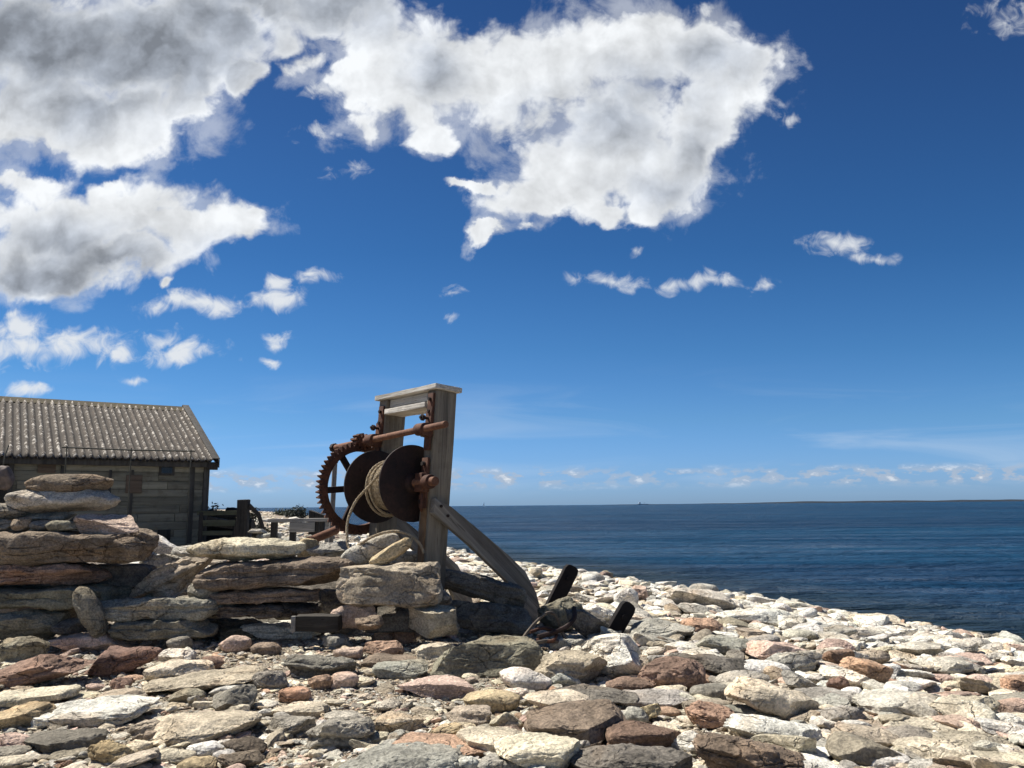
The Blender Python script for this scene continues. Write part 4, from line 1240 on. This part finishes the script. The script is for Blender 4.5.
# rope: windings on the drum, then hanging down to the stones
mrope, k, b = new_mat('rope_fibre')
v = coords(k, randomize=False)
n1 = k.noise(v, 30, 5, .65); n2 = k.noise(v, 260, 3, .7)
c = k.mix(k.ramp(n1, .3, .7), (.27, .205, .125), (.48, .395, .27)); c = k.mix(k.ramp(n2, .35, .65, 0, .5), c, (.22, .17, .11))
k.t.links.new(c, b.inputs['Base Color']); b.inputs['Roughness'].default_value = .95
bump(k, b, n2, .6, .004)
def twist_tube(mb, pts, r):
    """three twisted strands following pts"""
    P = [Vector(p) for p in pts]
    # resample
    out = [P[0]]
    for a_, b_ in zip(P[:-1], P[1:]):
        d_ = (b_ - a_).length; nn = max(1, int(d_ / .012))
        for i in range(1, nn + 1): out.append(a_.lerp(b_, i / nn))
    L = 0; prev = None; strands = [[], [], []]
    for i, p in enumerate(out):
        t = (out[min(i + 1, len(out) - 1)] - out[max(i - 1, 0)]).normalized()
        if i: L += (p - out[i - 1]).length
        if prev is None: s = t.orthogonal().normalized()
        else: s = (prev - t * prev.dot(t)).normalized()
        prev = s; q = t.cross(s)
        for j in range(3):
            a_ = L / (r * 5.5) * 2 * pi / 1.6 + j * 2 * pi / 3
            strands[j].append(p + (s * cos(a_) + q * sin(a_)) * r * .5)
    for s in strands: mb.tube(s, r * .56, 6)
def smooth_path(pts, n=10):
    P = [Vector(p) for p in pts]; P = [P[0] * 2 - P[1]] + P + [P[-1] * 2 - P[-2]]
    out = []
    for i in range(1, len(P) - 2):
        for j in range(n):
            t = j / n; a_, b_, c_, d_ = P[i - 1], P[i], P[i + 1], P[i + 2]
            out.append(.5 * ((2 * b_) + (-a_ + c_) * t + (2 * a_ - 5 * b_ + 4 * c_ - d_) * t * t + (-a_ + 3 * b_ - 3 * c_ + d_) * t ** 3))
    out.append(P[-2]); return out
rr = .0115
rope = empty('hauling_rope', WO, (0, WLE, WAZ))
tag(rope, 'pale twisted rope wound on the rusty winch drum, its end on the stones', 'rope')
random.seed(21)
mb = MB(); pts = []
y = f1y + .04; layers = [(.12, f1y + .03, f1y + .45, 17), (.144, f1y + .43, f1y + .08, 15), (.166, f1y + .12, f1y + .40, 12), (.184, f1y + .37, f1y + .18, 8)]
for r_, ya, yb_, turns in layers:
    for i in range(turns * 22):
        t = i / (turns * 22); a = 2 * pi * i / 22
        yw = ya + (yb_ - ya) * t + .02 * sin(a + turns)
        sag = .012 * max(0, -sin(a))
        pts.append((AX + cos(a) * (r_ + sag), yw, az(yw) + sin(a) * (r_ + sag)))
twist_tube(mb, pts, rr)
# two slack loops
for yw, r_, sl_ in ((f1y + .24, .196, .05), (f1y + .30, .2, .055)):
    lp = [(AX + cos(a) * (r_ + sl_ * max(0, -sin(a)) * .6), yw + .08 * sin(a * .5) , az(yw) + sin(a) * (r_ + sl_ * max(0, -sin(a)))) for a in np.linspace(0, 2 * pi, 40)]
    twist_tube(mb, lp, rr)
mb.build('winding', mrope, rope, angle=80)
# free end: image points put on the plane in front of the drum, then over the stones
def wloc(p): return WM.T @ (np.asarray(p) - WO)
fe = [wl(388, 466, 0, AX - .17), wl(380, 473, 0, AX - .21), wl(370, 485, 0, AX - .24), wl(356, 501, 0, AX - .29), wl(348, 520, 0, AX - .34), wl(347, 538, 0, AX - .36)]
fe += [wloc(at(350, 549, 6.32)), wloc(at(359, 545, 6.2)), wloc(at(371, 537.5, 6.16)), wloc(at(385, 532.5, 6.16)), wloc(at(398, 531.5, 6.18)), wloc(at(410, 535, 6.16)), wloc(at(419, 543, 6.16)), wloc(at(424, 553, 6.15))]
mb = MB(); twist_tube(mb, smooth_path(fe), rr); mb.build('free_end', mrope, rope, angle=80)

# thin grey pole and rusty pipe near the gear wheel
x, y, z = at_ground(331, 7.75)
zt_ = at(335, 462, 7.75)
gp_ = empty('thin_pole', (x, y, z)); tag(gp_, 'thin grey upright pole behind the gear wheel', 'pole')
MB().tube([(0, 0, -.05), (.01, 0, (zt_[2] - z) * .5), (zt_[0] - x, 0, zt_[2] - z)], .024, 10).build('shaft', wood_mat('pole_grey', 2, (.15, .14, .13), (.24, .23, .21)), gp_)
MB().cyl((zt_[0] - x, 0, zt_[2] - z - .01), (zt_[0] - x, 0, zt_[2] - z + .03), .03, seg=12, bev=.004).build('cap', M_RUST_DARK, gp_)
pa, pb = at(309, 541.5, 7.0), at(334, 531, 7.3)
rp = empty('rusty_pipe', pa); tag(rp, 'short rusty pipe end poking up from the stones by the gear wheel', 'pipe')
d_ = pb - pa
mb = MB().cyl(-d_ * .0, d_ * 1.1, .038, seg=24, bev=.004); mb.build('tube', M_RUST_ORANGE, rp)
MB().cyl(-d_ * .02, d_ * .1, .043, seg=24, bev=.004).build('pipe_end', M_RUST, rp)
# a block that carries it
V, F = stone_verts((.5, .4, max(.2, pa[2] - .02)), 4141, 'w', 5)
o = link('beach_stone', mesh_np('beach_stone', V, F), M_STONE); o.location = (pa[0] + .25, pa[1] + .25, -.02); o.color = tuple(PAL['lgrey']) + (.3,)
tag(o, 'light grey stone holding up the short rusty pipe', 'stone', GB)

# end of a squared timber under the middle stack, recess shade in its colour
p0, p1 = at(292, 624, 5.75), at(340, 624, 5.85)
bmr = empty('squared_timber', (p0[0], p0[1], p0[2])); tag(bmr, 'short squared timber, dark for recess shade, with a pale sawn end under the middle stack', 'timber')
L_ = float(np.linalg.norm(p1 - p0)); hh_ = 15 * 5.75 / FPX / 2
MB().box(.012, L_, -.02, .12, -hh_, hh_, bev=.006).rough(4, .014, 9).build('beam', wood_mat('recess_dark_timber', 0, (.028, .025, .021), (.06, .053, .044), (.012, .01, .009), .6), bmr)
MB().box(0, .03, -.035, .0, -hh_ * 1.02, hh_ * 1.02, bev=.004).build('sawn_end', M_GREYWOOD, bmr)
# iron posts leaning by the brace
for (a_, b_, D_, wd, label) in (((556, 600), (573, 566), 7.1, 14.5, 'black leaning iron post, the upper one, with rounded top'), ((611, 636), (630, 603), 6.15, 15.5, 'black leaning iron post, the lower one, behind the tall white block')):
    A, B = at(a_[0], a_[1], D_), at(b_[0], b_[1], D_ + .05)
    dv = (B - A); Lp = float(np.linalg.norm(dv)); dv /= Lp
    gz_ = ground1(A[0], A[1]); base = A - dv * ((A[2] - gz_) / dv[2] + .12)
    Lt = float(np.linalg.norm(B - base))
    ip = empty('iron_post', base)
    ip.rotation_mode = 'QUATERNION'; ip.rotation_quaternion = Vector(dv).to_track_quat('Z', 'Y')
    tag(ip, label, 'post', 'leaning iron posts beside the winch')
    w2 = wd * D_ / FPX / 2
    # local X/Y of track quat: find the axis lying across the view
    R_ = ip.rotation_quaternion.to_matrix(); ex = np.array(R_.col[0]); flat = abs(ex[1]) < .6
    ol = [(-w2, 0), (w2, 0), (w2, Lt - .045), (w2 - .012, Lt - .012), (w2 - .04, Lt), (-w2 + .04, Lt), (-w2 + .012, Lt - .012), (-w2, Lt - .045)]
    mb = MB().prism(ol, 1 if flat else 0, -.03, .03, bev=.006); mb.rough(3, .004, 9).build('bar', M_IRON, ip)
    mb = MB()
    if flat: mb.cyl((0, -.05, Lt - .12), (0, -.028, Lt - .12), .022, seg=8)
    else: mb.cyl((-.05, 0, Lt - .12), (-.028, 0, Lt - .12), .022, seg=8)
    mb.build('bolt_head', M_IRON, ip)
# twisted rusty wires and hoops at the foot of the brace
mwire = rust_mat('old_wire', (.09, .075, .06), (.15, .12, .09), (.06, .035, .025))
def wire(pts, r, name, label, mat=mwire):
    Q = [at(px, py, D_) for px, py, D_ in pts]
    o_ = MB().tube(smooth_path([q - Q[0] for q in Q], 8), r, 8).build(name, mat)
    o_.location = Q[0]; tag(o_, label, 'wire', 'old wires tangled below the brace')
wire([(522, 639, 5.75), (534, 624, 5.8), (547, 613, 5.85), (556, 616, 5.9), (561, 630, 5.95), (566, 641, 6.0)], .011, 'bent_wire', 'bent grey wire arching from the olive boulder to the mossy rock')
wire([(535, 643, 5.7), (548, 641, 5.75), (563, 643, 5.8), (575, 652, 5.75)], .014, 'bent_wire', 'thick grey wire lying lowest, above the greyish yellow stone')
wire([(574, 608, 6.0), (574, 618, 5.9), (566, 627, 5.85), (552, 633, 5.8), (538, 637, 5.75)], .018, 'bent_iron', 'curved rusty iron hook in front of the mossy rock', M_RUST_DARK)
wire([(560, 628, 5.85), (567, 640, 5.8), (580, 655, 5.7)], .009, 'bent_wire', 'thin grey wire running down to the tall white block')
wire([(530, 632, 5.8), (545, 628, 5.85), (556, 633, 5.85), (552, 641, 5.75), (536, 640, 5.75)], .012, 'rusty_hoop', 'rusty flattened hoop lying below the curved brace', M_RUST)

# tiny vessels on the horizon
x = ray(484, 505)[0] / ray(484, 505)[1] * 2600
sb = empty('sailing_boat', (x, 2600, SEA_Z)); tag(sb, 'tiny white sail on the horizon right of the winch post', 'boat')
white = plain_mat('boat_white', (.8, .8, .78), .5, .05)
MB().prism([(-4, 0), (3.4, 0), (5, 1.3), (-4.3, 1.3)], 1, -1.1, 1.1, bev=.2).build('hull', white, sb)
MB().prism([(-3.3, 2.4), (.7, 2.2), (.6, 14)], 1, -.04, .04).build('sail', white, sb)
MB().cyl((.8, 0, 1.3), (.8, 0, 14.5), .09, .05, seg=8).build('mast', white, sb)
x = ray(643, 503)[0] / ray(643, 503)[1] * 6500
sp = empty('cargo_ship', (x, 6500, SEA_Z)); tag(sp, 'tiny ship far out on the horizon, at the left end of the coast', 'ship')
gsh = plain_mat('ship_grey', (.22, .24, .27), .7, .1)
MB().prism([(-38, 0), (36, 0), (42, 6), (-40, 6)], 1, -6, 6, bev=.5).build('hull', gsh, sp)
MB().box(-34, -20, -5, 5, 6, 20, bev=.5).build('bridge', white, sp)
MB().cyl((10, 0, 6), (10, 0, 22), .8, seg=8).build('mast', gsh, sp)

SKY_SAT, SKY_VAL, SKY_GAMMA, EXPOSURE = 1.0, 0.625, 1.0, 0.68

# ------------------------------------------------------------------ daylight
SUN_AZ = radians(-67)     # from +Y towards +X
SUN_EL = radians(56)
sdir = Vector((sin(SUN_AZ) * cos(SUN_EL), cos(SUN_AZ) * cos(SUN_EL), sin(SUN_EL)))
ld = bpy.data.lights.new('sun', 'SUN'); ld.energy = 5.0; ld.angle = radians(.53); ld.color = (1.0, .95, .86)
lo = bpy.data.objects.new('sun', ld); COL.objects.link(lo); lo.rotation_euler = sdir.to_track_quat('Z', 'Y').to_euler(); lo.location = (-20, 10, 30)

world = bpy.data.worlds.new('World'); scene.world = world; world.use_nodes = True
t = world.node_tree; t.nodes.clear(); k = NT(t)
out = k.n('ShaderNodeOutputWorld'); bg = k.n('ShaderNodeBackground'); t.links.new(bg.outputs[0], out.inputs[0])
BG = .1
bg.inputs['Strength'].default_value = BG
sky = k.n('ShaderNodeTexSky'); sky.sky_type = 'NISHITA'; sky.sun_disc = False
sky.sun_elevation = SUN_EL; sky.sun_rotation = SUN_AZ; sky.air_density = 1.0; sky.dust_density = .35; sky.ozone_density = 2.2; sky.altitude = 0
_noise = k.noise
def flat_noise(vec, scale, detail=4, rough=.5, dist=0., col=False):
    o_ = _noise(vec, scale, detail, rough, dist, col); o_.node.noise_dimensions = '2D'; return o_
k.noise = flat_noise
tc = k.n('ShaderNodeTexCoord'); dvec = tc.outputs['Generated']
sep = k.n('ShaderNodeSeparateXYZ', i_0=dvec)
yy = k.math('MAXIMUM', k.math('ABSOLUTE', sep.outputs[1]), .05)
uu = k.math('DIVIDE', sep.outputs[0], yy); vv = k.math('DIVIDE', sep.outputs[2], yy)
P = k.n('ShaderNodeCombineXYZ', i_0=uu, i_1=vv).outputs[0]
def UV(px, py):
    d = ray(px, py); return d[0] / d[1], d[2] / d[1]
# ragged edges: the position is pushed about by fractal noise before it meets the cloud outlines
wn1 = k.noise(P, 4.2, 3, .55, 0, True)
wn2 = k.noise(P, 13, 7, .54, .2, True)
off = k.vmath('ADD', k.vmath('MULTIPLY', k.vmath('SUBTRACT', wn1, (.5, .5, .5)), (.16, .12, 0)),
              k.vmath('MULTIPLY', k.vmath('SUBTRACT', wn2, (.5, .5, .5)), (.085, .075, 0)))
PW = k.vmath('ADD', P, off)
PS = k.vmath('ADD', P, k.vmath('MULTIPLY', off, (.6, .6, 0)))
def blob(Pin, cx, cy, rx, ry, wgt=1.0, base=0.0):
    u, v_ = UV(cx, cy); sc = 1.05 / FPX
    q = k.vmath('SUBTRACT', Pin, (u, v_, 0)); q = k.vmath('MULTIPLY', q, (1 / (rx * sc), 1 / (ry * sc), 0))
    L = k.vmath('LENGTH', q)
    return k.math('MULTIPLY_ADD', L, -wgt, wgt + base)
def field(Pin, lst, sm=.25):
    f = None
    for e in lst:
        b_ = blob(Pin, *e)
        if f is None: f = b_
        else:
            nd = k.n('ShaderNodeMath', operation='SMOOTH_MAX'); k.set(nd.inputs[0], f); k.set(nd.inputs[1], b_); nd.inputs[2].default_value = sm; f = nd.outputs[0]
    return f
CLOUD = [
 # dark cloud top left
 (60, 40, 150, 95), (150, 60, 95, 70), (40, 115, 120, 50), (120, 130, 80, 36), (185, 30, 75, 45), (170, 108, 50, 24), (234, 76, 27, 31), (225, 62, 22, 26), (250, 8, 90, 24),
 # big cloud, upper middle
 (320, 12, 110, 40), (375, 52, 62, 46), (405, 84, 62, 46), (450, 60, 80, 62), (362, 95, 40, 24), (432, 122, 40, 24), (520, 70, 85, 66), (600, 55, 95, 58), (640, 25, 70, 36), (690, 55, 62, 50), (745, 82, 42, 44), (715, 110, 62, 44),
 (600, 130, 92, 66), (560, 172, 60, 46), (640, 165, 80, 50), (690, 150, 44, 44), (525, 200, 45, 28), (630, 205, 26, 20), (585, 208, 40, 16), (480, 187, 17, 8), (490, 232, 20, 11), (335, 82, 30, 16),
 # second cloud, left
 (50, 225, 115, 50), (130, 215, 90, 42), (195, 232, 68, 34), (245, 222, 42, 28), (266, 210, 20, 16), (35, 275, 115, 36), (120, 258, 80, 28), (118, 186, 42, 22), (12, 188, 44, 18), (180, 284, 12, 12), (290, 62, 26, 20, .6), (350, 120, 30, 16, .5),
]
SMALL = [
 (38, 347, 88, 19), (15, 330, 26, 18), (100, 351, 32, 9), (8, 318, 14, 10), (185, 352, 50, 12), (165, 342, 24, 10), (208, 308, 50, 12), (185, 303, 34, 12), (160, 310, 16, 10), (277, 303, 24, 15), (277, 287, 14, 10), (310, 282, 20, 9),
 (18, 389, 30, 11), (278, 345, 17, 8, .8), (274, 363, 18, 5, .7), (118, 376, 14, 5, .55), (598, 281, 44, 9, .72), (700, 284, 40, 8, .62), (756, 291, 15, 9, .72), (668, 286, 12, 7, .5),
 (842, 248, 38, 15, .85), (882, 261, 30, 8, .7), (830, 240, 18, 8, .7), (1006, 18, 30, 18, .6), (345, 170, 17, 9, .5), (310, 128, 24, 9, .6), (455, 293, 14, 5, .5), (630, 252, 6, 5, .45), (318, 92, 22, 10, .7), (790, 118, 6, 6, .4),
 (450, 318, 10, 4, .4),
]
f_big = field(PW, CLOUD, .35); f_small = field(k.vmath('ADD', P, k.vmath('MULTIPLY', off, (.45, .38, 0))), SMALL, .1)
fray = k.noise(P, 20, 7, .56, .4)
fr = k.math('SUBTRACT', fray, .5)
def billow(Pin, sc, det=3.0):
    nd = k.n('ShaderNodeTexVoronoi'); nd.feature = 'F1'; nd.voronoi_dimensions = '2D'; nd.inputs['Scale'].default_value = sc
    nd.inputs['Detail'].default_value = det; nd.inputs['Roughness'].default_value = .52; nd.inputs['Lacunarity'].default_value = 2.3
    t.links.new(Pin, nd.inputs['Vector']); return k.math('SUBTRACT', .83, nd.outputs['Distance'])
PB = k.vmath('ADD', P, k.vmath('MULTIPLY', k.vmath('SUBTRACT', wn2, (.5, .5, .5)), (.03, .03, 0)))
bil = billow(PB, 13)
body = k.math('ADD', f_big, k.math('ADD', k.math('MULTIPLY', bil, .36), k.math('MULTIPLY', fr, .75)))
a_big = k.math('MAXIMUM', k.ramp(body, -.05, .46), k.ramp(k.math('MULTIPLY_ADD', bil, .2, f_big), .14, .5))
wsp = k.noise(P, 11, 8, .6, .25)
a_wsp = k.math('MULTIPLY', k.ramp(k.math('ADD', f_big, k.math('MULTIPLY', k.math('SUBTRACT', wsp, .5), 2.6)), -.25, .5), .4)
a_big = k.math('MAXIMUM', a_big, a_wsp)
fray2 = k.noise(P, 34, 8, .6, .5)
small = k.math('ADD', k.math('ADD', f_small, k.math('MULTIPLY', k.math('SUBTRACT', fray2, .5), 1.9)), k.math('MULTIPLY', billow(PB, 30, 2), .25))
a_small = k.math('MULTIPLY', k.ramp(small, -.08, 1.0), .93)
# row of far cumulus low over the sea, and thin veils
mp = k.n('ShaderNodeMapping'); mp.inputs['Scale'].default_value = (1.0, 2.6, 1); t.links.new(P, mp.inputs['Vector'])
hz = k.noise(mp.outputs[0], 30, 6, .58, 0)
hz2 = k.noise(P, 3.0, 2, .5)
bandm = k.math('MULTIPLY', k.ramp(vv, .016, .032), k.ramp(vv, .052, .036))
bandm = k.math('MULTIPLY', bandm, k.ramp(hz2, .3, .55, .55, 1))
a_hor = k.math('MULTIPLY', k.ramp(hz, .45, .56), k.math('MULTIPLY', bandm, .85))
mp2 = k.n('ShaderNodeMapping'); mp2.inputs['Scale'].default_value = (1.0, 7, 1); mp2.inputs['Rotation'].default_value = (0, 0, .05); t.links.new(P, mp2.inputs['Vector'])
veil = k.noise(mp2.outputs[0], 3.2, 7, .55, .6)
a_veil = k.math('MULTIPLY', k.ramp(veil, .42, .75), k.math('MULTIPLY', k.ramp(vv, .0, .05), k.ramp(vv, .19, .07)))
a_veil = k.math('MULTIPLY', a_veil, .28)
# light on the clouds: billow relief from the sun's side, grey where they are thick overhead
s_uv = Vector((-.75, .66, 0)) * .022
rel = k.math('SUBTRACT', bil, billow(k.vmath('ADD', PB, tuple(s_uv)), 13))
rel2 = k.math('SUBTRACT', k.noise(P, 6, 5, .5, .3), k.noise(k.vmath('ADD', P, tuple(s_uv * 1.6)), 6, 5, .5, .3))
relief = k.math('ADD', k.math('MULTIPLY', rel, .2), k.math('MULTIPLY', rel2, .7))
GREY = [(95, 55, 170, 75, 1.35), (150, 65, 110, 56, 1.3), (30, 30, 120, 65, 1.25), (215, 25, 80, 50, 1.05), (90, 110, 90, 36, .9), (330, 14, 170, 44, .8), (25, 285, 120, 34, 1.1), (110, 265, 110, 28, .8), (60, 250, 100, 40, .8), (200, 256, 70, 24, .55),
        (590, 118, 95, 42, .72), (645, 92, 85, 40, .72), (700, 62, 70, 36, .68), (440, 60, 44, 38, .62), (660, 180, 80, 32, .62), (705, 145, 50, 42, .6)]
g_f = field(PS, GREY, .35)
g_n = k.noise(P, 6, 4, .5, .3)
grey = k.ramp(k.math('ADD', g_f, k.math('MULTIPLY', k.math('SUBTRACT', g_n, .5), .5)), -.3, .95)
core = k.ramp(k.math('ADD', f_big, k.math('MULTIPLY', bil, .4)), .05, .7)
grey = k.math('MULTIPLY', grey, core)
lum = k.math('SUBTRACT', k.math('ADD', .9, relief), k.math('MULTIPLY', grey, .48))
lum = k.math('SUBTRACT', lum, k.math('MULTIPLY', core, .06))
lum = k.math('MAXIMUM', k.math('MINIMUM', lum, .98), .25)
tint = k.mix(grey, (.97, 1.0, 1.03), (.86, .95, 1.1))
ccol = k.mix(1.0, tint, k.n('ShaderNodeCombineColor', i_0=lum, i_1=lum, i_2=lum).outputs[0], 'MULTIPLY')
def scl(c_, f_): return k.mix(1.0, c_, (f_, f_, f_), 'MULTIPLY')
# clear sky: deepened towards the top like the photograph's polarised blue
skyc = sky.outputs[0]
cr = k.n('ShaderNodeValToRGB'); t.links.new(k.math('DIVIDE', vv, .7, clamp=True), cr.inputs[0])
els = [(.0, (.42, .71, 1.40)), (.03, (.42, .71, 1.38)), (.107, (.36, .66, 1.07)), (.197, (.27, .58, .92)), (.33, (.20, .48, .79)), (.6, (.185, .385, .65)), (.7, (.17, .36, .62))]
for i, (v_, g_) in enumerate(els):
    e = cr.color_ramp.elements[i] if i < 2 else cr.color_ramp.elements.new(min(v_ / .7, 1))
    e.position = min(v_ / .7, 1); e.color = tuple(q / 1.5 for q in g_) + (1,)
c = k.mix(1.0, skyc, scl(cr.outputs[0], 1.5), 'MULTIPLY')
INV = 1 / BG
c = k.mix(a_veil, c, (.62 * INV, .72 * INV, .84 * INV))
c = k.mix(a_hor, c, k.mix(k.ramp(hz, .6, .74), (.42 * INV, .5 * INV, .62 * INV), (.86 * INV, .87 * INV, .88 * INV)))
c = k.mix(a_small, c, (.8 * INV, .83 * INV, .86 * INV))
c = k.mix(a_big, c, scl(ccol, INV))
c = scl(c, SKY_VAL)
t.links.new(c, bg.inputs['Color'])
world.cycles.sampling_method = 'MANUAL'; world.cycles.sample_map_resolution = 512

# ------------------------------------------------------------------ camera and view
cd = bpy.data.cameras.new('camera'); cam = bpy.data.objects.new('camera', cd); COL.objects.link(cam)
cd.sensor_width = 36; cd.lens = FPX / 1024 * 36; cd.clip_start = .05; cd.clip_end = 90000
Mc = Matrix(((_r2[0], _u2[0], -_f[0], 0), (_r2[1], _u2[1], -_f[1], 0), (_r2[2], _u2[2], -_f[2], 0), (0, 0, 0, 1)))
Mc.translation = CAM
cam.matrix_world = Mc
scene.camera = cam
scene.render.resolution_x, scene.render.resolution_y = 1024, 768
vs = scene.view_settings; vs.view_transform = 'Standard'; vs.look = 'None'; vs.exposure = EXPOSURE; vs.gamma = 1; vs.use_curve_mapping = False
scene.cycles.adaptive_threshold = .025; scene.cycles.max_bounces = 6; scene.cycles.diffuse_bounces = 3; scene.cycles.use_denoising = True
